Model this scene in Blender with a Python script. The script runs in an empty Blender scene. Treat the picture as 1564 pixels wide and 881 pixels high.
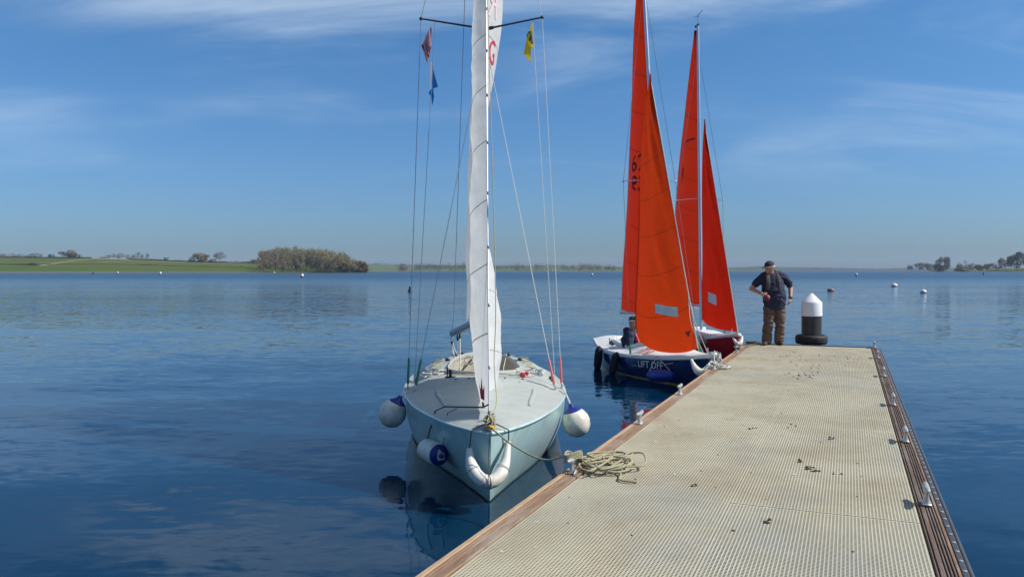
import bpy, bmesh, math, random
from mathutils import Vector, Matrix, noise as mnoise

# ---------------------------------------------------------------- camera / light
scn = bpy.context.scene
C = scn.collection
F, CX, CY, HOR = 1234.0, 782.0, 440.5, 413.0
CAMZ = 1.96
PITCH = math.atan((CY - HOR) / F)
cam_d = bpy.data.cameras.new('camera'); cam = bpy.data.objects.new('camera', cam_d); C.objects.link(cam)
cam_d.sensor_width = 36.0; cam_d.lens = 36.0 * F / 1564.0
cam_d.clip_start = 0.05; cam_d.clip_end = 40000
cam.location = (0, 0, CAMZ); cam.rotation_euler = (math.pi / 2 - PITCH, 0, 0)
scn.camera = cam

SUN_AZ = math.radians(82.0)      # to the right of "behind the camera"
SUN_EL = math.radians(44.0)
sdir = Vector((math.sin(SUN_AZ) * math.cos(SUN_EL), -math.cos(SUN_AZ) * math.cos(SUN_EL), math.sin(SUN_EL)))
sun_d = bpy.data.lights.new('sun', 'SUN'); sun = bpy.data.objects.new('sun', sun_d); C.objects.link(sun)
sun_d.energy = 4.0; sun_d.angle = math.radians(0.53); sun_d.color = (1.0, 0.95, 0.87)
sun.rotation_euler = sdir.to_track_quat('Z', 'Y').to_euler(); sun.location = (20, -20, 30)

world = bpy.data.worlds.new('World'); scn.world = world; world.use_nodes = True
wn = world.node_tree; wn.nodes.clear()
def wnode(t, **k):
    n = wn.nodes.new(t)
    for a, b in k.items(): setattr(n, a, b)
    return n
W = wn.links.new
wo = wnode('ShaderNodeOutputWorld'); wb = wnode('ShaderNodeBackground')
sky = wnode('ShaderNodeTexSky'); sky.sky_type = 'NISHITA'; sky.sun_disc = False
sky.sun_elevation = SUN_EL
sky.sun_rotation = math.atan2(sdir.x, sdir.y)
sky.air_density = 1.0; sky.dust_density = 1.2; sky.ozone_density = 1.8; sky.altitude = 100
SKY_STRENGTH = 0.072
wb.inputs['Strength'].default_value = SKY_STRENGTH
# thin cirrus: noise on the direction projected to a high cloud layer
tc = wnode('ShaderNodeTexCoord'); sep = wnode('ShaderNodeSeparateXYZ')
W(tc.outputs['Generated'], sep.inputs[0])
def wmath(op, a, b=None, clamp=False):
    n = wnode('ShaderNodeMath', operation=op, use_clamp=clamp)
    for i, v in enumerate((a, b)):
        if v is None: continue
        if isinstance(v, (int, float)): n.inputs[i].default_value = v
        else: W(v, n.inputs[i])
    return n.outputs[0]
zz = wmath('MAXIMUM', sep.outputs[2], 0.0)
den = wmath('ADD', zz, 0.22)
px_ = wmath('DIVIDE', sep.outputs[0], den); py_ = wmath('DIVIDE', sep.outputs[1], den)
cmb = wnode('ShaderNodeCombineXYZ'); W(px_, cmb.inputs[0]); W(py_, cmb.inputs[1])
mp1 = wnode('ShaderNodeMapping'); mp1.inputs['Scale'].default_value = (0.62, 1.7, 1); mp1.inputs['Rotation'].default_value = (0, 0, 0.42)
mp1.inputs['Location'].default_value = (15.2, 9.9, 0)
W(cmb.outputs[0], mp1.inputs[0])
n1 = wnode('ShaderNodeTexNoise'); n1.inputs['Scale'].default_value = 1.25; n1.inputs['Detail'].default_value = 9; n1.inputs['Roughness'].default_value = 0.58; n1.inputs['Distortion'].default_value = 0.55
W(mp1.outputs[0], n1.inputs['Vector'])
mp2 = wnode('ShaderNodeMapping'); mp2.inputs['Scale'].default_value = (0.75, 0.9, 1); mp2.inputs['Location'].default_value = (8.3, 3.6, 0)
W(cmb.outputs[0], mp2.inputs[0])
n2 = wnode('ShaderNodeTexNoise'); n2.inputs['Scale'].default_value = 1.1; n2.inputs['Detail'].default_value = 3
W(mp2.outputs[0], n2.inputs['Vector'])
r1 = wnode('ShaderNodeMapRange', interpolation_type='SMOOTHSTEP'); r1.inputs[1].default_value = 0.42; r1.inputs[2].default_value = 0.76
W(n1.outputs[0], r1.inputs[0])
r2 = wnode('ShaderNodeMapRange', interpolation_type='SMOOTHSTEP'); r2.inputs[1].default_value = 0.36; r2.inputs[2].default_value = 0.58
W(n2.outputs[0], r2.inputs[0])
r3 = wnode('ShaderNodeMapRange', interpolation_type='SMOOTHSTEP'); r3.inputs[1].default_value = 0.05; r3.inputs[2].default_value = 0.24
W(sep.outputs[2], r3.inputs[0])
cf = wmath('MULTIPLY', r1.outputs[0], r2.outputs[0]); cf = wmath('MULTIPLY', cf, r3.outputs[0]); cf = wmath('MULTIPLY', cf, 0.52)
mixc = wnode('ShaderNodeMix', data_type='RGBA'); W(cf, mixc.inputs[0])
tint = wnode('ShaderNodeMix', data_type='RGBA', blend_type='MULTIPLY'); tint.inputs[0].default_value = 1.0
tr_ = wnode('ShaderNodeMapRange'); tr_.inputs[1].default_value = 0.0; tr_.inputs[2].default_value = 0.34
W(sep.outputs[2], tr_.inputs[0])
tm = wnode('ShaderNodeMix', data_type='RGBA'); W(tr_.outputs[0], tm.inputs[0])
tm.inputs[6].default_value = (0.52, 0.77, 1.20, 1); tm.inputs[7].default_value = (0.45, 0.92, 1.27, 1)
tz = wnode('ShaderNodeMapRange'); tz.inputs[1].default_value = 0.34; tz.inputs[2].default_value = 1.0; W(sep.outputs[2], tz.inputs[0])
tm2 = wnode('ShaderNodeMix', data_type='RGBA'); W(tz.outputs[0], tm2.inputs[0]); W(tm.outputs[2], tm2.inputs[6]); tm2.inputs[7].default_value = (1.05, 1.08, 1.10, 1)
W(tm2.outputs[2], tint.inputs[7])
W(sky.outputs[0], tint.inputs[6]); W(tint.outputs[2], mixc.inputs[6]); mixc.inputs[7].default_value = (8.0, 9.3, 10.6, 1)
W(mixc.outputs[2], wb.inputs['Color']); W(wb.outputs[0], wo.inputs['Surface'])

scn.view_settings.view_transform = 'Standard'; scn.view_settings.look = 'None'
scn.view_settings.exposure = 0.42; scn.view_settings.gamma = 1.0; scn.view_settings.use_curve_mapping = False
scn.render.engine = 'CYCLES'
scn.cycles.use_denoising = True
scn.cycles.max_bounces = 8; scn.cycles.transparent_max_bounces = 8
scn.cycles.volume_bounces = 1
scn.cycles.sample_clamp_indirect = 6.0

# ---------------------------------------------------------------- helpers
rnd = random.Random(7)
def ray(px, py):
    d = Vector(((px - CX) / F, 1.0, -(py - CY) / F))
    c, s = math.cos(-PITCH), math.sin(-PITCH)
    return Vector((d.x, d.y * c - d.z * s, d.y * s + d.z * c))
def G(px, py, z=0.0):                 # pixel -> point on the level z
    d = ray(px, py); t = (z - CAMZ) / d.z
    return Vector((d.x * t, d.y * t, z))
def D(px, py, Y):                     # pixel -> point at forward distance Y
    d = ray(px, py); t = Y / d.y
    return Vector((d.x * t, Y, CAMZ + d.z * t))

def lerp(a, b, t): return a + (b - a) * t
def table(tb, x):
    if x <= tb[0][0]: return tb[0][1]
    for i in range(len(tb) - 1):
        x0, y0 = tb[i]; x1, y1 = tb[i + 1]
        if x <= x1:
            # catmull-rom (monotone enough)
            ym = tb[i - 1][1] if i > 0 else y0 - (y1 - y0) * 0.6
            xm = tb[i - 1][0] if i > 0 else x0 - (x1 - x0)
            yp = tb[i + 2][1] if i + 2 < len(tb) else y1 + (y1 - y0) * 0.6
            xp = tb[i + 2][0] if i + 2 < len(tb) else x1 + (x1 - x0)
            h = x1 - x0; t = (x - x0) / h
            m0 = (y1 - ym) / (x1 - xm) * h; m1 = (yp - y0) / (xp - x0) * h
            t2, t3 = t * t, t * t * t
            return (2*t3-3*t2+1)*y0 + (t3-2*t2+t)*m0 + (-2*t3+3*t2)*y1 + (t3-t2)*m1
    return tb[-1][1]
def lin(tb, x):
    if x <= tb[0][0]: return tb[0][1]
    for (x0, y0), (x1, y1) in zip(tb, tb[1:]):
        if x <= x1: return lerp(y0, y1, (x - x0) / (x1 - x0))
    return tb[-1][1]
def sstep(a, b, x):
    t = max(0, min(1, (x - a) / (b - a))); return t * t * (3 - 2 * t)

def spline(pts, n=6, closed=False):
    pts = [Vector(p) for p in pts]; out = []; m = len(pts)
    if m < 3: return pts
    for i in range(m if closed else m - 1):
        p1, p2 = pts[i], pts[(i + 1) % m]
        p0 = pts[i - 1] if (i > 0 or closed) else p1 * 2 - p2
        p3 = pts[(i + 2) % m] if (i + 2 < m or closed) else p2 * 2 - p1
        for k in range(n):
            t = k / n
            out.append(0.5 * ((2*p1) + (p2-p0)*t + (2*p0-5*p1+4*p2-p3)*t*t + (3*p1-p0-3*p2+p3)*t**3))
    if not closed: out.append(pts[-1])
    return out

class MB:
    def __init__(s): s.v = []; s.f = []; s.uv = []; s.mi = []
    def add(s, vs, fs, mi=0, uvs=None):
        b = len(s.v); s.v += [Vector(v) for v in vs]
        for f in fs: s.f.append(tuple(i + b for i in f)); s.mi.append(mi)
        s.uv += uvs if uvs else [(0, 0)] * len(vs)
        return s
    def box(s, c, d, rot=None, mi=0, bev=0.0):
        hx, hy, hz = d[0]/2, d[1]/2, d[2]/2; c = Vector(c)
        if bev <= 0:
            vs = [Vector((x, y, z)) for x in (-hx, hx) for y in (-hy, hy) for z in (-hz, hz)]
            fs = [(0,1,3,2),(4,6,7,5),(0,4,5,1),(2,3,7,6),(0,2,6,4),(1,5,7,3)]
        else:
            b = min(bev, hx*.9, hy*.9, hz*.9); bm = bmesh.new()
            bmesh.ops.create_cube(bm, size=1)
            for v in bm.verts: v.co = Vector((v.co.x*2*hx, v.co.y*2*hy, v.co.z*2*hz))
            bmesh.ops.bevel(bm, geom=list(bm.edges), offset=b, segments=1, affect='EDGES')
            bm.verts.index_update()
            vs = [v.co.copy() for v in bm.verts]; fs = [tuple(v.index for v in f.verts) for f in bm.faces]; bm.free()
        if rot is not None: vs = [rot @ v for v in vs]
        return s.add([v + c for v in vs], fs, mi)
    def tube(s, pts, r, n=8, closed=False, caps=True, mi=0, r2=None, up=None):
        pts = [Vector(p) for p in pts]; m = len(pts)
        rs = r if isinstance(r, (list, tuple)) else [r] * m
        vs = []; prev = None
        for i, p in enumerate(pts):
            if closed: t = pts[(i + 1) % m] - pts[i - 1]
            else: t = pts[min(i + 1, m - 1)] - pts[max(i - 1, 0)]
            if t.length < 1e-9: t = Vector((0, 0, 1))
            t.normalize()
            if prev is None:
                a = Vector(up) if up is not None else (Vector((0, 0, 1)) if abs(t.z) < .9 else Vector((1, 0, 0)))
                u = a - t * a.dot(t); u.normalize()
            else:
                u = prev - t * prev.dot(t)
                if u.length < 1e-6: u = t.orthogonal()
                u.normalize()
            prev = u; w = t.cross(u)
            rr = rs[i]; ra, rb = (rr if isinstance(rr, (list, tuple)) else (rr, rr))
            for k in range(n):
                a = 2 * math.pi * k / n
                vs.append(p + u * (math.cos(a) * ra) + w * (math.sin(a) * rb))
        fs = []
        for i in range(m if closed else m - 1):
            j = (i + 1) % m
            for k in range(n):
                q = (k + 1) % n
                fs.append((i*n+k, i*n+q, j*n+q, j*n+k))
        if caps and not closed:
            fs.append(tuple(reversed(range(n)))); fs.append(tuple((m-1)*n + k for k in range(n)))
        return s.add(vs, fs, mi)
    def lathe(s, prof, n=16, c=(0,0,0), axis=None, mi=0):
        c = Vector(c); vs = []
        q = Vector((0,0,1)).rotation_difference(Vector(axis).normalized()) if axis is not None else None
        for r, z in prof:
            for k in range(n):
                a = 2*math.pi*k/n; p = Vector((r*math.cos(a), r*math.sin(a), z))
                vs.append((q @ p if q else p) + c)
        fs = []
        for i in range(len(prof)-1):
            for k in range(n):
                w = (k+1) % n
                fs.append((i*n+k, i*n+w, (i+1)*n+w, (i+1)*n+k))
        if prof[0][0] > 1e-5: fs.append(tuple(reversed(range(n))))
        if prof[-1][0] > 1e-5: fs.append(tuple((len(prof)-1)*n+k for k in range(n)))
        return s.add(vs, fs, mi)
    def ball(s, c, r, n=12, m=8, mi=0):
        rr = r if isinstance(r, (list, tuple)) else (r, r, r); c = Vector(c); vs = []; fs = []
        for i in range(m + 1):
            th = math.pi * i / m
            for k in range(n):
                a = 2*math.pi*k/n
                vs.append(c + Vector((rr[0]*math.sin(th)*math.cos(a), rr[1]*math.sin(th)*math.sin(a), rr[2]*math.cos(th))))
        for i in range(m):
            for k in range(n):
                w = (k+1) % n
                fs.append((i*n+k, (i+1)*n+k, (i+1)*n+w, i*n+w))
        return s.add(vs, fs, mi)
    def grid(s, fn, nu, nv, mi=0, flip=False):
        vs = []; uv = []
        for i in range(nu + 1):
            for j in range(nv + 1):
                vs.append(fn(i / nu, j / nv)); uv.append((j / nv, i / nu))
        fs = []
        for i in range(nu):
            for j in range(nv):
                a = i*(nv+1)+j; q = (a, a+1, a+nv+2, a+nv+1)
                fs.append(tuple(reversed(q)) if flip else q)
        return s.add(vs, fs, mi, uv)
    def build(s, name, mats, parent=None, smooth=True, origin=None, kind=None, weld=False):
        me = bpy.data.meshes.new(name)
        vs = s.v
        o = bpy.data.objects.new(name, me)
        if parent is None:
            if origin is None:
                xs = [v.x for v in vs]; ys = [v.y for v in vs]; zs = [v.z for v in vs]
                origin = Vector(((min(xs)+max(xs))/2, (min(ys)+max(ys))/2, min(zs)))
            origin = Vector(origin); vs = [v - origin for v in vs]; o.location = origin
        else: o.parent = parent
        me.from_pydata([tuple(v) for v in vs], [], s.f)
        if not isinstance(mats, (list, tuple)): mats = [mats]
        for m in mats: me.materials.append(m)
        if len(mats) > 1: me.polygons.foreach_set('material_index', s.mi)
        uvl = me.uv_layers.new(name='UVMap')
        li = [0] * len(me.loops); me.loops.foreach_get('vertex_index', li)
        buf = []
        for i in li: buf += s.uv[i]
        uvl.data.foreach_set('uv', buf)
        if weld or smooth is not None:
            pass
        if weld:
            bm = bmesh.new(); bm.from_mesh(me); bmesh.ops.remove_doubles(bm, verts=bm.verts, dist=1e-4)
            bmesh.ops.recalc_face_normals(bm, faces=bm.faces); bm.to_mesh(me); bm.free()
        if smooth:
            me.polygons.foreach_set('use_smooth', [True] * len(me.polygons))
            try: me.set_sharp_from_angle(angle=math.radians(38))
            except Exception: pass
        if kind: o['kind'] = kind
        C.objects.link(o)
        return o

def tag(o, label, cat, group=None, kind=None):
    o['label'] = label; o['category'] = cat
    if group: o['group'] = group
    if kind: o['kind'] = kind
    return o
def empty(name, loc, rz=0.0):
    o = bpy.data.objects.new(name, None); C.objects.link(o); o.location = loc; o.rotation_euler = (0, 0, rz)
    o.empty_display_size = 0.2
    return o
def M_of(o): return Matrix.Translation(o.location) @ o.rotation_euler.to_matrix().to_4x4()
def inst(src, name, parent, mat=None):       # another part sharing mesh data
    o = bpy.data.objects.new(name, src.data); o.parent = parent
    if mat is not None: o.matrix_local = mat
    C.objects.link(o); return o

# ---------------------------------------------------------------- materials
def mat(name, col, rough=0.6, metal=0.0, spec=0.5, var=0.0, vscale=6.0, bump=0.0, bscale=30.0, vcol=None, coat=0.0, stretch=None, contrast=(0.35, 0.7)):
    m = bpy.data.materials.new(name); m.use_nodes = True
    nt = m.node_tree; b = nt.nodes['Principled BSDF']
    b.inputs['Base Color'].default_value = (*col, 1); b.inputs['Roughness'].default_value = rough
    b.inputs['Metallic'].default_value = metal; b.inputs['Specular IOR Level'].default_value = spec
    if coat: b.inputs['Coat Weight'].default_value = coat; b.inputs['Coat Roughness'].default_value = 0.1
    if var > 0 or bump > 0 or vcol is not None:
        t = nt.nodes.new('ShaderNodeTexCoord'); mp = nt.nodes.new('ShaderNodeMapping')
        if stretch: mp.inputs['Scale'].default_value = stretch
        nt.links.new(t.outputs['Object'], mp.inputs[0])
    if var > 0 or vcol is not None:
        n = nt.nodes.new('ShaderNodeTexNoise'); n.inputs['Scale'].default_value = vscale; n.inputs['Detail'].default_value = 6; n.inputs['Roughness'].default_value = 0.6
        nt.links.new(mp.outputs[0], n.inputs['Vector'])
        r = nt.nodes.new('ShaderNodeMapRange'); r.inputs[1].default_value = contrast[0]; r.inputs[2].default_value = contrast[1]
        nt.links.new(n.outputs[0], r.inputs[0])
        mx = nt.nodes.new('ShaderNodeMix'); mx.data_type = 'RGBA'
        v2 = vcol if vcol is not None else tuple(c * (1 - var) for c in col)
        mx.inputs[6].default_value = (*col, 1); mx.inputs[7].default_value = (*v2, 1)
        nt.links.new(r.outputs[0], mx.inputs[0]); nt.links.new(mx.outputs[2], b.inputs['Base Color'])
    if bump > 0:
        n = nt.nodes.new('ShaderNodeTexNoise'); n.inputs['Scale'].default_value = bscale; n.inputs['Detail'].default_value = 5
        nt.links.new(mp.outputs[0], n.inputs['Vector'])
        bp = nt.nodes.new('ShaderNodeBump'); bp.inputs['Strength'].default_value = bump; bp.inputs['Distance'].default_value = 0.01
        nt.links.new(n.outputs[0], bp.inputs['Height']); nt.links.new(bp.outputs[0], b.inputs['Normal'])
    return m

def sail_mat(name, col, trans, seams, seam_col, tmix=0.45, slope=0.0, dirt=0.15):
    """woven sail cloth: diffuse + translucent, seams across the sail by its own UV"""
    m = bpy.data.materials.new(name); m.use_nodes = True; nt = m.node_tree; nt.nodes.clear()
    L = nt.links.new
    def N(t, **k):
        n = nt.nodes.new(t)
        for a, b in k.items(): setattr(n, a, b)
        return n
    out = N('ShaderNodeOutputMaterial'); uv = N('ShaderNodeUVMap'); sp = N('ShaderNodeSeparateXYZ'); L(uv.outputs[0], sp.inputs[0])
    def mth(op, a, b=None):
        n = N('ShaderNodeMath', operation=op)
        for i, v in enumerate((a, b)):
            if v is None: continue
            if isinstance(v, (int, float)): n.inputs[i].default_value = v
            else: L(v, n.inputs[i])
        return n.outputs[0]
    t = mth('ADD', sp.outputs[1], mth('MULTIPLY', sp.outputs[0], slope))
    fr = mth('FRACT', mth('MULTIPLY', t, seams))
    seam = mth('LESS_THAN', fr, 0.022 if seams > 0 else -1.0)
    nz = N('ShaderNodeTexNoise'); nz.inputs['Scale'].default_value = 2.2; nz.inputs['Detail'].default_value = 7
    tcx = N('ShaderNodeTexCoord'); L(tcx.outputs['Object'], nz.inputs['Vector'])
    d = N('ShaderNodeMix', data_type='RGBA'); L(nz.outputs[0], d.inputs[0])
    d.inputs[6].default_value = (*col, 1); d.inputs[7].default_value = (*[c * (1 - 2 * dirt) for c in col], 1)
    mx = N('ShaderNodeMix', data_type='RGBA'); L(seam, mx.inputs[0]); L(d.outputs[2], mx.inputs[6]); mx.inputs[7].default_value = (*seam_col, 1)
    mt = N('ShaderNodeMix', data_type='RGBA'); L(seam, mt.inputs[0]); mt.inputs[6].default_value = (*trans, 1); mt.inputs[7].default_value = (*[c * .5 for c in seam_col], 1)
    nb = N('ShaderNodeTexNoise'); nb.inputs['Scale'].default_value = 5.0; nb.inputs['Detail'].default_value = 4; L(tcx.outputs['Object'], nb.inputs['Vector'])
    bp = N('ShaderNodeBump'); bp.inputs['Strength'].default_value = 0.35; bp.inputs['Distance'].default_value = 0.05; L(nb.outputs[0], bp.inputs['Height'])
    pb = N('ShaderNodeBsdfPrincipled'); pb.inputs['Roughness'].default_value = 0.55; pb.inputs['Specular IOR Level'].default_value = 0.10
    L(mx.outputs[2], pb.inputs['Base Color']); L(bp.outputs[0], pb.inputs['Normal'])
    tr = N('ShaderNodeBsdfTranslucent'); L(mt.outputs[2], tr.inputs[0]); L(bp.outputs[0], tr.inputs['Normal'])
    ms = N('ShaderNodeMixShader'); ms.inputs[0].default_value = tmix; L(pb.outputs[0], ms.inputs[1]); L(tr.outputs[0], ms.inputs[2])
    L(ms.outputs[0], out.inputs[0])
    return m

MT = {}
MT['gelcoat'] = mat('pale_blue_gelcoat', (0.49, 0.68, 0.66), 0.25, var=0.14, vscale=3.0, coat=0.3)
MT['deck_grey'] = mat('pale_deck_gelcoat', (0.39, 0.415, 0.385), 0.55, var=0.12, vscale=5.0, bump=0.05, bscale=120)
MT['cockpit'] = mat('cockpit_lining', (0.44, 0.40, 0.32), 0.7, var=0.2, vscale=4)
MT['boot_dark'] = mat('weed_line', (0.02, 0.035, 0.03), 0.6)
MT['antifoul'] = mat('antifouling', (0.03, 0.07, 0.08), 0.7, var=0.3)
MT['alu'] = mat('anodised_alloy', (0.62, 0.64, 0.66), 0.32, metal=0.85, var=0.1, vscale=3)
MT['alu_white'] = mat('white_alloy', (0.74, 0.75, 0.75), 0.35, metal=0.1, var=0.08, vscale=4)
MT['boom_blue'] = mat('grey_boom', (0.26, 0.33, 0.38), 0.35, metal=0.3, var=0.1)
MT['steel'] = mat('stainless_steel', (0.62, 0.62, 0.60), 0.28, metal=1.0, var=0.15, vscale=25)
MT['galv'] = mat('galvanised_cast', (0.52, 0.52, 0.50), 0.48, metal=0.6, var=0.3, vscale=40, bump=0.15, bscale=90)
MT['wire'] = mat('rigging_wire', (0.30, 0.30, 0.30), 0.4, metal=0.7)
MT['wire_pale'] = mat('pale_rigging', (0.55, 0.55, 0.52), 0.5)
MT['black'] = mat('black_fitting', (0.015, 0.015, 0.017), 0.5)
MT['rubber'] = mat('weathered_rubber', (0.060, 0.064, 0.075), 0.6, var=0.3, vscale=10, bump=0.1, bscale=60)
MT['tyre'] = mat('tyre_rubber', (0.022, 0.022, 0.023), 0.72, var=0.3, vscale=14, bump=0.2, bscale=70)
MT['rope'] = mat('mooring_rope', (0.42, 0.38, 0.24), 0.85, var=0.35, vscale=60, bump=0.5, bscale=260)
MT['rope_white'] = mat('white_rope', (0.62, 0.60, 0.54), 0.85, var=0.3, vscale=60, bump=0.4, bscale=260)
MT['rope_dark'] = mat('dark_cord', (0.10, 0.09, 0.075), 0.85, var=0.3, vscale=60)
MT['rope_red'] = mat('red_cord', (0.45, 0.03, 0.04), 0.8)
MT['green'] = mat('green_shroud_cover', (0.01, 0.16, 0.09), 0.5)
MT['pink'] = mat('faded_red_shroud_cover', (0.56, 0.15, 0.16), 0.6, var=0.3, vscale=30)
MT['fender_white'] = mat('white_fender_vinyl', (0.72, 0.69, 0.60), 0.45, vcol=(0.42, 0.37, 0.26), vscale=9, contrast=(0.46, 0.75), bump=0.08, bscale=40)
MT['fender_dirty'] = mat('stained_fender_vinyl', (0.70, 0.67, 0.60), 0.55, vcol=(0.36, 0.29, 0.18), vscale=9, contrast=(0.5, 0.72), bump=0.1, bscale=40)
MT['fender_blue'] = mat('blue_fender_end', (0.01, 0.025, 0.22), 0.4, var=0.2)
MT['fender_navy'] = mat('navy_fender_sock', (0.008, 0.010, 0.028), 0.85, bump=0.2, bscale=200)
MT['fender_bright'] = mat('bright_blue_fender', (0.008, 0.03, 0.28), 0.35, var=0.15)
MT['fender_grey'] = mat('grubby_fender', (0.42, 0.38, 0.33), 0.6, vcol=(0.25, 0.19, 0.14), vscale=8)
MT['blue_hull'] = mat('dark_blue_gelcoat', (0.006, 0.024, 0.105), 0.16, var=0.15, vscale=2, coat=0.4)
MT['red_hull'] = mat('dark_red_gelcoat', (0.36, 0.008, 0.014), 0.18, var=0.15, vscale=2, coat=0.4)
MT['white_gel'] = mat('white_gelcoat', (0.74, 0.73, 0.70), 0.35, var=0.08, vscale=3)
MT['boot_yellow'] = mat('yellow_boot_stripe', (0.30, 0.24, 0.03), 0.5, var=0.3)
MT['letter_white'] = mat('white_lettering', (0.75, 0.75, 0.72), 0.5)
MT['letter_dark'] = mat('dark_number_cloth', (0.020, 0.008, 0.012), 0.7)
MT['letter_red'] = mat('red_letter_cloth', (0.52, 0.015, 0.05), 0.7)
MT['window'] = mat('clear_sail_window', (0.72, 0.70, 0.70), 0.15, spec=0.7, var=0.25, vscale=6)
MT['white_sail'] = sail_mat('white_sailcloth', (0.84, 0.84, 0.81), (0.88, 0.86, 0.80), 9, (0.55, 0.54, 0.51), 0.40, 0.05, 0.06)
MT['white_main'] = sail_mat('white_main_cloth', (0.80, 0.80, 0.78), (0.52, 0.52, 0.50), 8, (0.40, 0.39, 0.36), 0.35, 0.05, 0.06)
MT['jib_orange'] = sail_mat('tan_jib_cloth', (0.52, 0.040, 0.005), (0.52, 0.040, 0.004), 7.2, (0.42, 0.036, 0.006), 0.52, 0.06, 0.22)
MT['main_orange'] = sail_mat('tan_main_cloth', (0.45, 0.024, 0.003), (0.44, 0.021, 0.002), 9.0, (0.26, 0.018, 0.004), 0.5, -0.05, 0.22)
MT['jib_red'] = sail_mat('red_tan_jib_cloth', (0.42, 0.012, 0.002), (0.42, 0.011, 0.001), 7.0, (0.34, 0.02, 0.006), 0.45, 0.05, 0.22)
MT['flag_yellow'] = sail_mat('yellow_flag_cloth', (0.66, 0.50, 0.02), (0.70, 0.52, 0.02), 0.0, (0.6, 0.48, 0.02), 0.5)
MT['flag_pink'] = sail_mat('pink_flag_cloth', (0.62, 0.36, 0.42), (0.62, 0.34, 0.40), 0.0, (0.5, 0.3, 0.3), 0.5)
MT['flag_dark'] = mat('burgundy_flag_edge', (0.10, 0.01, 0.025), 0.8)
MT['flag_blue'] = sail_mat('blue_flag_cloth', (0.02, 0.17, 0.55), (0.02, 0.20, 0.65), 0.0, (0.02, 0.16, 0.5), 0.5)
MT['flag_white'] = mat('white_flag_hoist', (0.65, 0.65, 0.62), 0.8)
MT['flag_green'] = mat('dark_green_print', (0.01, 0.05, 0.03), 0.8)
MT['skin'] = mat('skin', (0.46, 0.24, 0.17), 0.5, var=0.12, vscale=20)
MT['navy_shirt'] = mat('navy_cotton', (0.017, 0.022, 0.060), 0.85, var=0.3, vscale=10, bump=0.4, bscale=25)
MT['trousers'] = mat('brown_cotton', (0.135, 0.085, 0.062), 0.85, var=0.3, vscale=9, bump=0.5, bscale=18)
MT['shoe'] = mat('brown_leather', (0.06, 0.035, 0.025), 0.5)
MT['cap'] = mat('charcoal_cap', (0.03, 0.032, 0.036), 0.85)
MT['cap_peak'] = mat('grey_cap_peak', (0.10, 0.10, 0.10), 0.8)
MT['hair'] = mat('grey_hair', (0.42, 0.40, 0.37), 0.8)
MT['harness'] = mat('harness_webbing', (0.020, 0.020, 0.024), 0.75, var=0.4, vscale=30)
MT['harness_grey'] = mat('grey_lifejacket', (0.06, 0.055, 0.06), 0.75, var=0.4, vscale=25)
MT['red_cloth'] = mat('dark_red_cover', (0.16, 0.01, 0.02), 0.55)
MT['pink_cloth'] = mat('bright_pink_cloth', (0.65, 0.08, 0.13), 0.7, var=0.3, vscale=20)
MT['pile_white'] = mat('white_pile_cap', (0.78, 0.78, 0.79), 0.38, var=0.05, vscale=6)
MT['pile_black'] = mat('black_pile_sleeve', (0.035, 0.034, 0.036), 0.55, var=0.45, vscale=3, stretch=(1, 1, 5), bump=0.2, bscale=12)
MT['grating'] = mat('moulded_grating', (0.50, 0.458, 0.335), 0.75, vcol=(0.38, 0.325, 0.22), vscale=1.3, contrast=(0.42, 0.75), bump=0.1, bscale=150)
MT['under'] = mat('pontoon_underside', (0.022, 0.021, 0.019), 0.9, var=0.4, vscale=4)
MT['wood'] = mat('weathered_hardwood', (0.28, 0.172, 0.098), 0.72, vcol=(0.15, 0.085, 0.052), vscale=10, stretch=(9, 0.6, 9), bump=0.35, bscale=12)
MT['wood_dark'] = mat('dark_hardwood', (0.165, 0.105, 0.072), 0.7, vcol=(0.075, 0.052, 0.040), vscale=9, stretch=(9, 0.6, 9), bump=0.35, bscale=12)
MT['wood_pale'] = mat('pale_weathered_wood', (0.46, 0.33, 0.20), 0.75, vcol=(0.30, 0.19, 0.11), vscale=10, stretch=(9, 0.6, 9), bump=0.35, bscale=12)
MT['debris'] = mat('dried_mud', (0.05, 0.030, 0.022), 0.9, var=0.4, vscale=30)
MT['dropping'] = mat('bird_dropping', (0.62, 0.62, 0.60), 0.8, var=0.4, vscale=60)
MT['buoy_orange'] = mat('faded_orange_buoy', (0.45, 0.17, 0.07), 0.5, var=0.3)
MT['buoy_white'] = mat('white_buoy', (0.74, 0.72, 0.70), 0.45)
MT['buoy_dark'] = mat('weedy_buoy_base', (0.03, 0.028, 0.022), 0.8)

# leaf-like materials (two-sided, slightly translucent)
def leaf_mat(name, col, col2, vs=0.25):
    m = mat(name, col, 0.85, vcol=col2, vscale=vs, spec=0.2)
    return m
MT['bare_brown'] = leaf_mat('bare_twig_brown', (0.23, 0.18, 0.12), (0.17, 0.145, 0.09))
MT['bare_grey'] = leaf_mat('bare_twig_grey', (0.17, 0.135, 0.112), (0.12, 0.10, 0.082))
MT['bare_green'] = leaf_mat('budding_twig_green', (0.22, 0.205, 0.11), (0.25, 0.20, 0.115), 0.08)
MT['ever'] = leaf_mat('dark_evergreen', (0.024, 0.034, 0.020), (0.045, 0.046, 0.028))
MT['willow'] = leaf_mat('rusty_willow', (0.16, 0.085, 0.040), (0.10, 0.075, 0.035))
MT['far_dark'] = leaf_mat('far_bare_wood', (0.075, 0.062, 0.048), (0.055, 0.052, 0.034))
MT['trunk'] = mat('tree_bark', (0.06, 0.048, 0.038), 0.9)
MT['hedge'] = leaf_mat('hedge_twigs', (0.040, 0.042, 0.022), (0.060, 0.045, 0.030))
MT['meadow'] = mat('spring_grass', (0.045, 0.100, 0.010), 0.9, vcol=(0.100, 0.105, 0.026), vscale=0.012, spec=0.1, stretch=(0.5, 1.6, 1))
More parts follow.
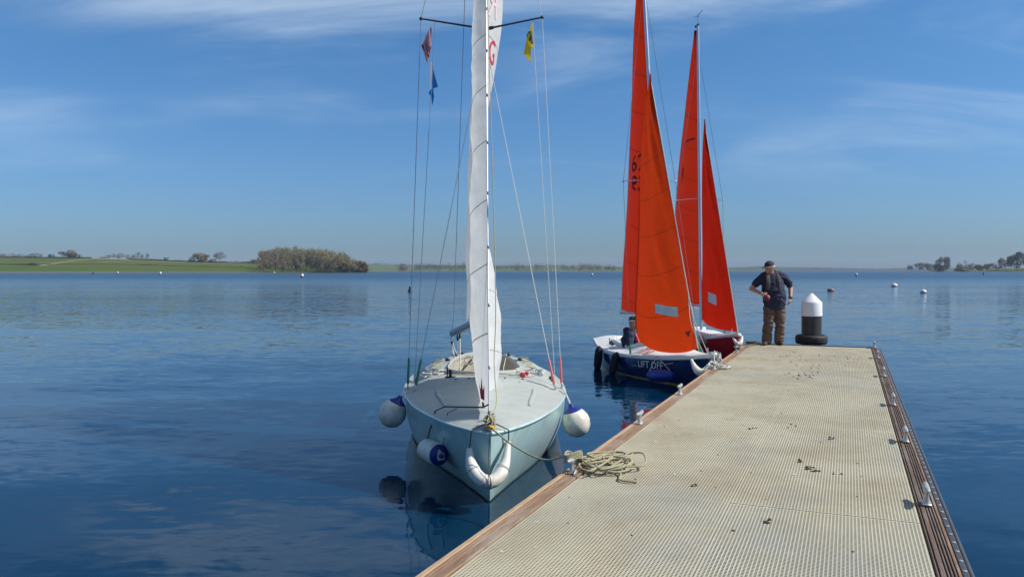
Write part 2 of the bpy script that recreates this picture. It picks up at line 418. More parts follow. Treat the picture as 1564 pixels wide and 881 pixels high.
MT['field'] = mat('far_field', (0.085, 0.13, 0.045), 0.9, vcol=(0.075, 0.085, 0.045), vscale=0.006, spec=0.1)
MT['track'] = mat('dry_track', (0.34, 0.29, 0.19), 0.9, var=0.3, vscale=0.05)
MT['bank'] = mat('shore_stones', (0.15, 0.13, 0.095), 0.9, var=0.4, vscale=0.2)
MT['farhill'] = mat('far_wooded_hill', (0.018, 0.026, 0.020), 0.95, vcol=(0.034, 0.038, 0.028), vscale=0.01, spec=0.1)

# ---------------------------------------------------------------- water
def water_mat():
    m = bpy.data.materials.new('lake_water'); m.use_nodes = True; nt = m.node_tree; b = nt.nodes['Principled BSDF']; L = nt.links.new
    b.inputs['Base Color'].default_value = (0.001, 0.020, 0.050, 1)
    b.inputs['Roughness'].default_value = 0.03; b.inputs['IOR'].default_value = 1.33
    g = nt.nodes.new('ShaderNodeNewGeometry')
    def nz(scale, stretch, detail, rough=0.5, rot=0.0, dist=0.0):
        mp = nt.nodes.new('ShaderNodeMapping'); mp.inputs['Scale'].default_value = stretch; mp.inputs['Rotation'].default_value = (0, 0, rot)
        L(g.outputs['Position'], mp.inputs[0])
        n = nt.nodes.new('ShaderNodeTexNoise'); n.inputs['Scale'].default_value = scale; n.inputs['Detail'].default_value = detail
        n.inputs['Roughness'].default_value = rough; n.inputs['Distortion'].default_value = dist
        L(mp.outputs[0], n.inputs['Vector']); return n.outputs[0]
    def mth(op, a, c):
        n = nt.nodes.new('ShaderNodeMath'); n.operation = op
        for i, v in enumerate((a, c)):
            if isinstance(v, (int, float)): n.inputs[i].default_value = v
            else: L(v, n.inputs[i])
        return n.outputs[0]
    def rng(v, a, c, lo, hi):
        n = nt.nodes.new('ShaderNodeMapRange'); n.interpolation_type = 'SMOOTHSTEP'
        n.inputs[1].default_value = a; n.inputs[2].default_value = c; n.inputs[3].default_value = lo; n.inputs[4].default_value = hi
        L(v, n.inputs[0]); return n.outputs[0]
    # slope field: wavelets in cat's paws on the open water, calmer in the lee of the pontoon
    def slope(scale, stretch, detail, rough, rot, dist, amp):
        mp = nt.nodes.new('ShaderNodeMapping'); mp.inputs['Scale'].default_value = stretch; mp.inputs['Rotation'].default_value = (0, 0, rot)
        L(g.outputs['Position'], mp.inputs[0])
        n = nt.nodes.new('ShaderNodeTexNoise'); n.inputs['Scale'].default_value = scale; n.inputs['Detail'].default_value = detail
        n.inputs['Roughness'].default_value = rough; n.inputs['Distortion'].default_value = dist
        L(mp.outputs[0], n.inputs['Vector'])
        v = nt.nodes.new('ShaderNodeVectorMath'); v.operation = 'SUBTRACT'; L(n.outputs['Color'], v.inputs[0]); v.inputs[1].default_value = (.5, .5, .5)
        w = nt.nodes.new('ShaderNodeVectorMath'); w.operation = 'SCALE'; L(v.outputs[0], w.inputs[0])
        if isinstance(amp, (int, float)): w.inputs['Scale'].default_value = amp
        else: L(amp, w.inputs['Scale'])
        return w.outputs[0]
    def vadd(a, c):
        n = nt.nodes.new('ShaderNodeVectorMath'); n.operation = 'ADD'; L(a, n.inputs[0]); L(c, n.inputs[1]); return n.outputs[0]
    sp = nt.nodes.new('ShaderNodeSeparateXYZ'); L(g.outputs['Position'], sp.inputs[0])
    L(rng(sp.outputs[1], 12.0, 260.0, 0.04, 0.27), b.inputs['Roughness'])
    patch = rng(nz(0.050, (0.45, 1.4, 1), 4, 0.6, 0.25), 0.36, 0.66, 0.35, 1.0)
    opn = rng(sp.outputs[1], 6.0, 70.0, 0.16, 1.0)
    amp = mth('MULTIPLY', patch, opn)
    sl = vadd(vadd(slope(0.35, (0.6, 1.2, 1), 2, .5, .3, .3, 0.075), slope(1.5, (0.5, 1.3, 1), 3, .55, .15, .5, mth('MULTIPLY', amp, 0.70))),
              slope(6.0, (0.55, 1.35, 1), 3, .6, .05, .4, mth('MULTIPLY', amp, 1.15)))
    mz = nt.nodes.new('ShaderNodeVectorMath'); mz.operation = 'MULTIPLY'; L(sl, mz.inputs[0]); mz.inputs[1].default_value = (0.7, 1.0, 0.0)
    up_ = nt.nodes.new('ShaderNodeVectorMath'); up_.operation = 'ADD'; L(mz.outputs[0], up_.inputs[0]); up_.inputs[1].default_value = (0, 0, 1)
    nn = nt.nodes.new('ShaderNodeVectorMath'); nn.operation = 'NORMALIZE'; L(up_.outputs[0], nn.inputs[0])
    L(nn.outputs[0], b.inputs['Normal'])
    return m
mb = MB()
R_ = 9000.0
mb.add([(-R_, -600, 0), (R_, -600, 0), (R_, R_, 0), (-R_, R_, 0)], [(0, 1, 2, 3)])
water = mb.build('water', water_mat(), smooth=False, origin=(0, 0, 0), kind='structure')

# ---------------------------------------------------------------- far shores
def shore(name, cols, Y0, Y1, ridge, material, back=400, rows=10, drop=0.5):
    """terrain from the waterline (distance Y0) to a ridge seen at the given picture height (distance Y1)"""
    def S(px, v):
        y0, y1 = lin(Y0, px) if isinstance(Y0, list) else Y0, lin(Y1, px) if isinstance(Y1, list) else Y1
        if v <= 1:
            Y = lerp(y0, y1, v)
            zr = max(0.3, D(px, lin(ridge, px), y1).z)
            z = -drop + (zr + drop) * (v ** 0.9)
            x = (px - CX) / F * Y
            z += 0.25 * mnoise.noise(Vector((x * 0.02, Y * 0.02, 3))) * min(1, v * 3)
        else:
            Y = y1 + (v - 1) * back; zr = max(0.3, D(px, lin(ridge, px), y1).z); z = zr - (v - 1) * (zr + 2); x = (px - CX) / F * Y
        return Vector((x, Y, z))
    m_ = MB(); n = len(cols)
    vs = [-0.04] + [i / rows for i in range(rows + 1)] + [1.5, 2.0]
    for c in cols:
        for v in vs: m_.v.append(S(c, max(v, 0)) + (Vector((0, -6, -1.5)) if v < 0 else Vector())); m_.uv.append((0, 0))
    k = len(vs)
    for i in range(n - 1):
        for j in range(k - 1):
            m_.f.append((i*k+j, (i+1)*k+j, (i+1)*k+j+1, i*k+j+1)); m_.mi.append(0)
    o = m_.build(name, material, smooth=True, origin=(0, 0, 0), kind='structure')
    return S

left_cols = [-1500 + 25 * i for i in range(85)]
left_ridge = [(-1500, 392), (-200, 393), (0, 393.5), (150, 394.5), (230, 397), (300, 400), (400, 402), (480, 407), (540, 413), (580, 416.4), (700, 417)]
SL = shore('meadow', [c for c in left_cols if c <= 600], [(-1500, 620), (0, 680), (400, 690), (600, 720)], [(-1500, 1000), (0, 1000), (400, 960), (520, 860), (600, 760)], left_ridge, MT['meadow'])
mid_ridge = [(300, 402), (560, 403.5), (640, 404.5), (760, 406), (850, 405.5), (930, 407), (1010, 410), (1100, 412.4), (1200, 413)]
SM = shore('far_shore', [300 + 20 * i for i in range(46)], 1750, 2300, mid_ridge, MT['field'])
far_ridge = [(-1500, 408), (500, 409), (930, 409), (1000, 409.5), (1080, 409), (1130, 408.5), (1165, 407), (1200, 408.6), (1250, 409), (1300, 410.2), (1345, 411), (1400, 409.5), (1500, 409), (1700, 407), (2600, 405)]
SF = shore('far_hills', [-1500 + 12 * i for i in range(340)], 3600, 4300, far_ridge, MT['farhill'], rows=6)
right_ridge = [(1360, 415.3), (1400, 414.4), (1470, 413.4), (1500, 411.8), (1564, 410.3), (1800, 408), (2600, 404)]
SR = shore('right_bank', [1350 + 15 * i for i in range(84)], [(1350, 1300), (1470, 1180), (1564, 1080), (2600, 700)], [(1350, 1310), (1400, 1330), (1564, 1240), (2600, 900)], right_ridge, MT['meadow'])

def ribbon(name, S, pts, wid, material, label=None, kind='structure', lift=0.25):
    m_ = MB(); P = []
    for (p0, v0), (p1, v1) in zip(pts, pts[1:]):
        for i in range(8): P.append((lerp(p0, p1, i / 8), lerp(v0, v1, i / 8)))
    P.append(pts[-1])
    for i, (p, v) in enumerate(P):
        a = S(p, max(0.0, v - wid / 2)); b = S(p, min(1.0, v + wid / 2))
        m_.v += [a + Vector((0, 0, lift)), b + Vector((0, 0, lift))]; m_.uv += [(0, 0)] * 2
        if i: m_.f.append((2*i-2, 2*i, 2*i+1, 2*i-1)); m_.mi.append(0)
    return m_.build(name, material, origin=(0, 0, 0), kind=kind)
ribbon('path', SL, [(62, 0.36), (85, 0.5), (110, 0.72), (140, 0.90), (165, 0.95), (200, 0.93)], 0.05, MT['track'])
ribbon('path', SL, [(150, 0.62), (200, 0.74), (260, 0.84), (330, 0.90), (420, 0.93)], 0.022, MT['track'])
ribbon('shore_stones', SL, [(-900, 0.03), (0, 0.03), (200, 0.03), (400, 0.03), (560, 0.03)], 0.05, MT['bank'], lift=0.12)
ribbon('shore_stones', SM, [(300, 0.02), (700, 0.02), (1100, 0.02)], 0.03, MT['bank'], lift=0.12)

def clump_faces(m_, c, rad, n, size, rg, mi=0, shell=0.55, flat=0.75, up=0.0):
    """small leaf/twig faces spread through an uneven ellipsoid made of lobes"""
    lobes = []
    for _ in range(11):
        a = rg.uniform(0, 2*math.pi); z = rg.uniform(-0.9, 0.85); r = math.sqrt(max(0, 1 - z*z)) * rg.uniform(0.35, 0.72)
        lobes.append((Vector((r*math.cos(a), r*math.sin(a), z * 0.70)), rg.uniform(0.26, 0.46)))
    for _ in range(n):
        lc, lr = rg.choice(lobes)
        d = Vector((rg.gauss(0, 1), rg.gauss(0, 1), rg.gauss(0, 1))); d.normalize()
        p = lc + d * (lr * (shell + (1 - shell) * rg.random()) * rg.uniform(0.75, 1.12))
        p = Vector((p.x*rad[0], p.y*rad[1], p.z*rad[2])) + Vector(c)
        s = size * rg.uniform(0.5, 1.3)
        a = Vector((rg.gauss(0, 1), rg.gauss(0, 1), rg.gauss(0, 1))).normalized()
        u = (d * up + a).normalized(); v = u.orthogonal().normalized()
        v = (Matrix.Rotation(rg.uniform(0, 6.28), 3, u) @ v)
        q = [p - v*s*flat*.5, p + u*s, p + v*s*flat*.5, p - u*s*.6]
        m_.add(q, [(0, 1, 2, 3)], mi)

def limbs(m_, base, h, w, n, rg, r0, mi=0, spread=1.0):
    base = Vector(base)
    m_.tube([base, base + Vector((rg.uniform(-.02, .02)*h, 0, h*.35)), base + Vector((rg.uniform(-.04, .04)*h, rg.uniform(-.04, .04)*h, h*.8))], [r0, r0*.7, r0*.2], n=5, mi=mi)
    for i in range(n):
        a = 2*math.pi*(i + rg.random())/n; z0 = h*rg.uniform(.22, .5)
        e = base + Vector((math.cos(a)*w*.5*rg.uniform(.5, .95)*spread, math.sin(a)*w*.5*rg.uniform(.5, .95)*spread, h*rg.uniform(.62, .95)))
        s_ = base + Vector((0, 0, z0))
        mid = lerp(s_, e, .5) + Vector((0, 0, -h*.04))
        m_.tube([s_, mid, e], [r0*.42, r0*.28, r0*.08], n=4, mi=mi)

tree_count = [0]
def tree(base, h, w, leaf, label, name='tree', cat='tree', n=420, size=None, trunk_frac=0.28, group=None, rg=None, up=0.8, flat=0.35, shape=1.0):
    rg = rg or random.Random(1000 + tree_count[0]); tree_count[0] += 1
    root = empty(name, base)
    t = MB(); limbs(t, (0, 0, -0.4), h*.92, w, 9, rg, max(0.12, h*0.016)); t.build('trunk', MT['trunk'], root)
    c = MB(); ch = h*(1 - trunk_frac); n = int(n*2.4)
    clump_faces(c, (0, 0, h*trunk_frac + ch*.5), (w*.5*1.12, w*.5*1.12, ch*.5*1.25), n, size or w*0.085, rg, up=up, flat=flat)
    c.build('crown', leaf, root, smooth=False)
    tag(root, label, cat, group)
    return root
def on(S, px, v): return S(px, v) + Vector((0, 0, -0.15))
def tree_px(S, px, v, ytop, wpx, leaf, label, **k):
    b = on(S, px, v); h = D(px, ytop, b.y).z - b.z
    return tree(b, h, wpx / F * b.y, leaf, label, **k)

# left shore: the wood on the point
def wood(name, S, spots, leafs, label, n_each, seed, cat='wood'):
    rg = random.Random(seed); root = empty(name, on(S, spots[0][0], max(0, min(1, spots[0][1]))))
    off = Vector(root.location); tr = MB(); cr = MB()
    for (px, v, ytop, wpx, li) in spots:
        b = on(S, px, v) - off; h = D(px, ytop, b.y + off.y).z - (b.z + off.z); w = wpx / F * (b.y + off.y)
        limbs(tr, b - Vector((0, 0, .4)), h*.9, w, 5, rg, max(.10, h*.011))
        clump_faces(cr, b + Vector((0, 0, h*.54)), (w*.66, w*.66, h*.60), n_each, max(0.5, w*.062), rg, mi=li, up=0.9, flat=0.42, shell=0.2)
    a = tr.build('trunk', MT['trunk'], root, kind='stuff'); b_ = cr.build('crown', leafs, root, smooth=False, kind='stuff')
    root['kind'] = 'stuff'; tag(root, label, cat)
    return root
rg = random.Random(5)
spots = []
top = [(398, 388), (406, 381), (420, 376), (440, 375), (465, 378), (485, 380), (510, 383), (530, 389), (548, 397), (560, 407)]
for k in range(78):
    px = rg.uniform(402, 553); v = rg.uniform(0.05, 0.55) * (1 if px < 500 else .6)
    spots.append((px, v, lin(top, px) + rg.uniform(0, 2.5) + (0 if v > .15 else 3), rg.uniform(16, 25), 0 if px < 440 + rg.uniform(-25, 25) else 1))
for k in range(18):
    px = rg.uniform(520, 560); spots.append((px, rg.uniform(0.02, .12), rg.uniform(398, 406), rg.uniform(7, 11), 2))
wood('woodland', SL, spots, [MT['bare_brown'], MT['bare_green'], MT['willow']], 'dense leafless wood on the point of the left shore', 1500, 11)

# single trees and rows on the left ridge
tree_px(SL, 335, 0.95, 384.5, 21, MT['bare_grey'], 'round bare tree with visible trunk standing alone on the left meadow', n=480, size=1.1, trunk_frac=.34, flat=.18)
tree_px(SL, 306, 0.96, 386.5, 27, MT['bare_brown'], 'dome-shaped dark tree on the meadow next to the lone round tree', n=900, trunk_frac=.12)
tree_px(SL, 293, 0.96, 392.0, 12, MT['ever'], 'low dark bush against the left of the dome-shaped tree', name='bush', cat='bush', n=300, trunk_frac=.05)
tree_px(SL, 325, 0.98, 394.5, 14, MT['bare_grey'], 'low grey thicket between the dome-shaped tree and the lone round tree', name='bush', cat='bush', n=260, trunk_frac=.05)
tree_px(SL, 79, 1.0, 388.3, 11, MT['ever'], 'small dark round tree on the skyline of the left meadow', n=260, trunk_frac=.15)
tree_px(SL, 106, 1.0, 382.5, 26, MT['bare_grey'], 'broad pale bare tree on the skyline of the left meadow', n=520, trunk_frac=.15)
tree_px(SL, 121, 1.0, 388.5, 9, MT['bare_grey'], 'small bare tree at the right foot of the broad pale one', n=200)
tree_px(SL, 254, 0.98, 392.0, 9, MT['ever'], 'small dark tree on the hedge left of the dome-shaped tree', n=220, trunk_frac=.12)
tree_px(SL, 361, 1.0, 397.5, 4, MT['ever'], 'tiny dark bush on the meadow hedge near the wood', name='bush', cat='bush', n=120, trunk_frac=.1)
tree_px(SL, 391, 0.9, 396.0, 22, MT['bare_grey'], 'low grey scrub against the left end of the wood', name='bush', cat='bush', n=300, trunk_frac=.05)
tree_px(SL, 50, 0.38, 402.0, 22, MT['willow'], 'brown scrubby bush below the track on the left meadow', name='bush', cat='bush', n=320, trunk_frac=.03)
ORD = ['first', 'second', 'third', 'fourth', 'fifth', 'sixth', 'seventh', 'eighth', 'ninth', 'tenth']
for i in range(9):
    tree_px(SL, 3 + i*7.5 + rg.uniform(-2, 2), 1.0, 384.5 + rg.uniform(0, 3) + i*.3, 10, MT['bare_grey'], ORD[i] + ' bare tree from the left in the row at the far left of the skyline', n=230, group='skyline tree row at the left edge', flat=.2, trunk_frac=.15)
for i in range(10):
    tree_px(SL, 158 + i*7.3 + rg.uniform(-2, 2), 1.0, 385.0 + rg.uniform(0, 4.5) + (3 if i < 2 else 0), 10.5, MT['bare_grey'], ORD[i] + ' bare tree from the left in the skyline row left of the dome-shaped tree', n=240, group='skyline tree row behind the left meadow', flat=.2, trunk_frac=.15)
def hedge(S, pts, hgt, label, leaf, dens=1.2, name='hedge', sz=.7):
    m_ = MB(); rg_ = random.Random(len(label))
    for (p0, v0), (p1, v1) in zip(pts, pts[1:]):
        n = int(abs(p1 - p0) * dens * 14)
        for i in range(n):
            t = rg_.random(); b = on(S, lerp(p0, p1, t), lerp(v0, v1, t))
            p = b + Vector((rg_.uniform(-.5, .5), rg_.uniform(-.8, .8), rg_.uniform(0, 1) * hgt * (0.7 + .6*mnoise.noise(Vector((b.x*.05, 0, 0))))))
            a = Vector((rg_.gauss(0, 1), rg_.gauss(0, 1), rg_.gauss(0, 1))).normalized(); u = a.orthogonal().normalized()
            s_ = sz * rg_.uniform(.6, 1.4)
            m_.add([p - a*s_, p + u*s_*.6, p + a*s_, p - u*s_*.6], [(0, 1, 2, 3)])
    o = m_.build(name, leaf, smooth=False); o['kind'] = 'stuff'
    return tag(o, label, 'hedge')
hedge(SL, [(-300, 1), (140, 1)], 1.8, 'dark hedge along the skyline of the left meadow', MT['hedge'])
hedge(SL, [(195, .985), (300, .98), (400, .97)], 1.7, 'dark hedge along the top of the meadow near the dome-shaped tree', MT['hedge'])
hedge(SL, [(60, .42), (160, .46), (290, .44), (405, .42)], 0.9, 'thin brown hedge line across the middle of the left meadow', MT['willow'], dens=.8)
hedge(SL, [(-300, .45), (50, .40)], 1.2, 'dark hedge across the meadow at the far left', MT['hedge'], dens=.8)

# middle far shore
spots = []
for k in range(70):
    px = rg.uniform(606, 722); spots.append((px, rg.uniform(.02, .45), rg.choice((401.5, 403, 404.5)) + rg.uniform(-1, 2), rg.uniform(6, 10), rg.choice((0, 1, 1))))
wood('woodland', SM, spots, [MT['far_dark'], MT['far_dark']], 'low hazy wood on the far shore behind the pale blue boat', 260, 12)
spots = []
for k in range(90):
    px = rg.uniform(755, 1000); yt = lin([(755, 404.5), (800, 401.5), (830, 401), (870, 403.5), (1000, 405.5)], px)
    spots.append((px, rg.uniform(.02, .4), yt + rg.uniform(-.8, 2.5), rg.uniform(6, 10), rg.choice((0, 1))))
for k in range(26):
    px = rg.uniform(884, 922); spots.append((px, rg.uniform(.02, .3), 400.5 + rg.uniform(0, 2.5), rg.uniform(7, 10), 2))
wood('woodland', SM, spots, [MT['far_dark'], MT['far_dark'], MT['bare_brown']], 'long hazy wood with a taller block on the far shore left of the orange sails', 260, 13)
spots = [(rg.uniform(560, 606), rg.uniform(.9, 1), 402.5 + rg.uniform(-1.2, 1.4), rg.uniform(3, 7), 0) for k in range(16)]
wood('woodland', SM, spots, [MT['ever']], 'scattered dark trees on the far ridge right of the wooded point', 160, 14)
tree_px(SM, 615, .05, 406, 16, MT['willow'], 'rusty brown bush at the water of the far shore', name='bush', cat='bush', n=260, trunk_frac=.03)
# far hills: wooded skyline
spots = []
for k in range(210):
    px = rg.uniform(925, 1400); spots.append((px, rg.uniform(.5, 1.0), lin(far_ridge, px) - rg.uniform(0.2, 1.3), rg.uniform(4, 9), 0))
wood('woodland', SF, spots, [MT['ever']], 'blue-grey wooded skyline on the farthest shore right of the sails', 90, 15)
# right bank
RT = [(1390, .05, 404.5, 11, 'bare_grey', 'small bare tree at the tip of the right bank'),
      (1404, .08, 400.5, 15, 'bare_grey', 'second bare tree from the tip of the right bank'),
      (1418, .08, 401.8, 17, 'bare_brown', 'low broad bare tree left of the tall one on the right bank'),
      (1441, .10, 392.5, 23, 'bare_grey', 'tall round pale bare tree on the right bank'),
      (1432, .04, 403.0, 20, 'willow', 'rusty bush below the tall round pale tree on the right bank'),
      (1467, .30, 399.0, 12, 'ever', 'dark pointed evergreen on the right bank'),
      (1474.5, .30, 398.0, 7, 'ever', 'slim dark evergreen next to the pointed one on the right bank'),
      (1483, .30, 401.5, 12, 'bare_brown', 'rounded dark tree right of the two evergreens on the right bank'),
      (1468, .06, 408.5, 26, 'bare_green', 'low olive bush at the water below the evergreens'),
      (1500, .25, 401.0, 20, 'willow', 'brown rounded tree in the middle of the right bank'),
      (1513, .25, 401.5, 18, 'bare_brown', 'brown spreading tree right of the rounded brown one'),
      (1524, .35, 402.0, 10, 'bare_grey', 'small bare tree left of the big dark pair on the right bank'),
      (1535, .45, 390.5, 22, 'bare_brown', 'left tree of the big dark pair at the right edge'),
      (1552, .45, 386.0, 27, 'ever', 'largest dark tree at the right edge of the right bank'),
      (1571, .45, 389.5, 24, 'bare_brown', 'dark tree cut by the right edge of the picture')]
for px, v, yt, w, lf, lb in RT:
    isb = 'bush' in lb
    tree_px(SR, px, v, yt, w, MT[lf], lb, name='bush' if isb else 'tree', cat='bush' if isb else 'tree', n=620 if w > 18 else 380, trunk_frac=.03 if isb else .16)
hedge(SR, [(1505, .55), (1564, .55), (1700, .55)], 1.3, 'dark hedge under the big trees on the right bank', MT['hedge'])

# ---------------------------------------------------------------- pontoon
DZ = 0.45
axv = (1296 - CX) / F
PH = math.atan(axv)
PO = G(634, 881, DZ)
pont = empty('pontoon', (PO.x, PO.y, 0.0), -PH)
tag(pont, 'long floating pontoon with beige grating deck and brown timber edges', 'pontoon')
PM = M_of(pont); PMI = PM.inverted()
for k_ in ('grating', 'wood', 'wood_dark', 'wood_pale', 'rubber'):          # grain and stains run on across the pieces
    for n_ in MT[k_].node_tree.nodes:
        if n_.type == 'TEX_COORD': n_.object = pont
def overlay(m_at, col, scale, lo, hi, amt, stretch=(1, 1, 1), loc=(0, 0, 0), zlim=None):
    """stain or wear laid over a material's colour"""
    nt_ = m_at.node_tree; b_ = nt_.nodes['Principled BSDF']; L_ = nt_.links.new
    t_ = nt_.nodes.new('ShaderNodeTexCoord'); mp_ = nt_.nodes.new('ShaderNodeMapping'); mp_.inputs['Scale'].default_value = stretch; mp_.inputs['Location'].default_value = loc
    tcs = [n for n in nt_.nodes if n.type == 'TEX_COORD' and n.object]
    if tcs: t_.object = tcs[0].object
    L_(t_.outputs['Object'], mp_.inputs[0])
    n_ = nt_.nodes.new('ShaderNodeTexNoise'); n_.inputs['Scale'].default_value = scale; n_.inputs['Detail'].default_value = 7; n_.inputs['Roughness'].default_value = .65; L_(mp_.outputs[0], n_.inputs['Vector'])
    r_ = nt_.nodes.new('ShaderNodeMapRange'); r_.inputs[1].default_value = lo; r_.inputs[2].default_value = hi; r_.inputs[4].default_value = amt; L_(n_.outputs[0], r_.inputs[0])
    fac = r_.outputs[0]
    if zlim:
        sp_ = nt_.nodes.new('ShaderNodeSeparateXYZ'); L_(t_.outputs['Object'], sp_.inputs[0])
        rz_ = nt_.nodes.new('ShaderNodeMapRange'); rz_.inputs[1].default_value = zlim[0]; rz_.inputs[2].default_value = zlim[1]; rz_.inputs[3].default_value = 1.0; rz_.inputs[4].default_value = 0.0; L_(sp_.outputs[2], rz_.inputs[0])
        mm_ = nt_.nodes.new('ShaderNodeMath'); mm_.operation = 'MULTIPLY'; L_(fac, mm_.inputs[0]); L_(rz_.outputs[0], mm_.inputs[1]); fac = mm_.outputs[0]
    mx_ = nt_.nodes.new('ShaderNodeMix'); mx_.data_type = 'RGBA'; mx_.inputs[7].default_value = (*col, 1); L_(fac, mx_.inputs[0])
    lk = b_.inputs['Base Color'].links
    if lk: L_(lk[0].from_socket, mx_.inputs[6])
    else: mx_.inputs[6].default_value = b_.inputs['Base Color'].default_value
    L_(mx_.outputs[2], b_.inputs['Base Color'])
overlay(MT['grating'], (0.34, 0.21, 0.11), 1.6, .56, .72, .42, (1.3, .8, 1), (3, 1, 0))     # rusty stains
overlay(MT['grating'], (0.34, 0.35, 0.33), 0.8, .50, .70, .60, (1, .7, 1), (9, 4, 0))       # grey worn areas
overlay(MT['grating'], (0.62, 0.58, 0.46), 7.0, .64, .74, .6, (1, 1, 1), (1, 7, 0))         # pale scuffs
overlay(MT['grating'], (0.14, 0.12, 0.09), 11.0, .68, .76, .7, (1, 1, 1), (5, 2, 0))        # dark specks of dirt
overlay(MT['wood'], (0.34, 0.30, 0.25), 2.2, .50, .66, .65, (3, .5, 1), (2, 3, 0))          # silvered wood
overlay(MT['wood'], (0.07, 0.045, 0.03), 5.0, .58, .70, .7, (6, .35, 1), (7, 3, 0))         # dark cracks
overlay(MT['wood_dark'], (0.24, 0.21, 0.18), 2.5, .50, .66, .6, (3, .5, 1), (4, 1, 0))
overlay(MT['gelcoat'], (0.13, 0.15, 0.08), 6.0, .35, .70, .8, (1, 1, 2.5), (0, 0, 0), (0.0, 0.14))      # weed stain above the waterline
overlay(MT['gelcoat'], (0.30, 0.36, 0.34), 3.0, .55, .70, .5, (2, 2, .4), (4, 4, 0))                    # run-down streaks
overlay(MT['deck_grey'], (0.30, 0.29, 0.24), 4.0, .54, .70, .55, (1, 1, 1), (2, 6, 0))                  # trodden dirt
overlay(MT['white_gel'], (0.52, 0.47, 0.38), 3.5, .54, .72, .5, (1, 1, 1), (6, 2, 0))
overlay(MT['pile_white'], (0.55, 0.55, 0.52), 5.0, .56, .70, .45, (1, 1, .35), (1, 2, 0))
def pl(px, py, z=DZ): return PMI @ G(px, py, z)
U_END = pl(1143, 525).y
print('pontoon end u', U_END, 'left far v', pl(1143, 525).x, 'right near v', pl(1485, 881).x, 'right far', pl(1337, 525).x, pl(1430, 881).x, pl(683, 881).x)
U0 = -7.2
PW, PL_ = 1.108, (U_END - .08 - pl(1240, 589).y)/2
VG0 = 0.152
# one grating panel: ribs along the pontoon, cross bars between them
def grating_mesh(w, l):
    m_ = MB(); pitch = 0.0202; n = int(w / pitch)
    off = (w - n*pitch) / 2
    for i in range(n + 1):
        x = off + i*pitch; m_.box((min(max(x, .005), w - .005), l/2, -0.013), (0.0072 if 0 < i < n else .0095, l, 0.026))
    k = int(l / 0.0205)
    for j in range(k + 1):
        y = min(max(j*l/k, .006), l - .006); m_.box((w/2, y, -0.0041), (w - .002, 0.0092, 0.007))
    return m_
panel0 = None
row_u = []; u = U_END - 0.08
while u > U0: row_u.append((u - PL_, PL_ - 0.006)); u -= PL_
for ri, (u0, l) in enumerate(row_u):
    for ci in range(2):
        g = 0.012 if ri == 1 else 0.0
        mt_ = Matrix.Translation((VG0 + ci*(PW + .0015), u0 + .003 - (.016 if ri >= 2 else 0), DZ - 0.0005*((ri*7 + ci*3) % 4)))
        if panel0 is None:
            panel0 = grating_mesh(PW, l).build('grating_panel', MT['grating'], pont, smooth=False); panel0.matrix_local = mt_
        else: inst(panel0, 'grating_panel', pont, mt_)
VG1 = VG0 + 2*PW + .005
LTOT = U_END - U0
m_ = MB(); m_.box((1.25, U0 + LTOT/2, 0.14), (2.30, LTOT - .12, 0.42)); m_.build('float', MT['under'], pont, smooth=False)
m_ = MB(); m_.box((1.22, U_END - 0.04, DZ - .045), (2.14, 0.07, 0.085), bev=.006); m_.build('end_beam', MT['grating'], pont, smooth=False)
m_ = MB(); m_.box((1.25, U_END + 0.024, DZ - .05), (2.44, 0.05, 0.13), bev=.01); m_.build('end_fender', MT['rubber'], pont, smooth=False)
# timber kerbs: reeded boards, each strip a piece of its own
def strips(name, x0, widths, gap, l, h, mats_, ztop, bev=.003):
    x = x0
    for k, w in enumerate(widths):
        u = U_END - (k % 2)*.0; src = None
        while u > U0:
            mtx = Matrix.Translation((x, u, ztop - .0012*((k*5 + int(u*3)) % 3)))
            if src is None:
                mm = MB(); mm.box((w/2, -l/2, -h/2), (w, l - .004, h), bev=bev); src = mm.build(name, mats_[k], pont, smooth=False); src.matrix_local = mtx
            else: inst(src, name, pont, mtx)
            u -= l
        x += w + gap
    return x - gap
strips('edge_timber', 0.0, [.034, .020, .022, .058], .0022, 2.9, .14, [MT['wood_pale'], MT['wood'], MT['wood'], MT['wood']], DZ + .006, .004)
xr = strips('edge_plank', VG1 + .006, [.009, .026, .0105, .0105, .0105, .016], .0062, 3.4, .07, [MT['wood_dark']]*5 + [MT['wood']], DZ + .002)
VR = xr + .004
m_ = MB(); m_.box((VG1 + .06, U0 + LTOT/2, DZ - .055), (.105, LTOT, .05)); m_.build('edge_bearer', MT['under'], pont, smooth=False)
m_ = MB(); m_.box((VR + .017, U0 + LTOT/2, DZ - .06), (.034, LTOT, .11), bev=.006)
m_.tube([(VR + .047, U0, DZ - .024), (VR + .047, U_END, DZ - .024)], .0135, n=10)
m_.build('rubbing_strip', MT['rubber'], pont)
bolt0 = None; u = U_END - .2; bi = 0
while u > -2.0:
    mtx = Matrix.Translation((VR + .017, u, DZ - .005))
    if bolt0 is None:
        mm = MB(); mm.lathe([(.011, -.004), (.011, .004), (.006, .007), (0, .007)], n=8); bolt0 = mm.build('bolt', MT['galv'], pont); bolt0.matrix_local = mtx
    else: inst(bolt0, 'bolt', pont, mtx)
    u -= 0.155; bi += 1
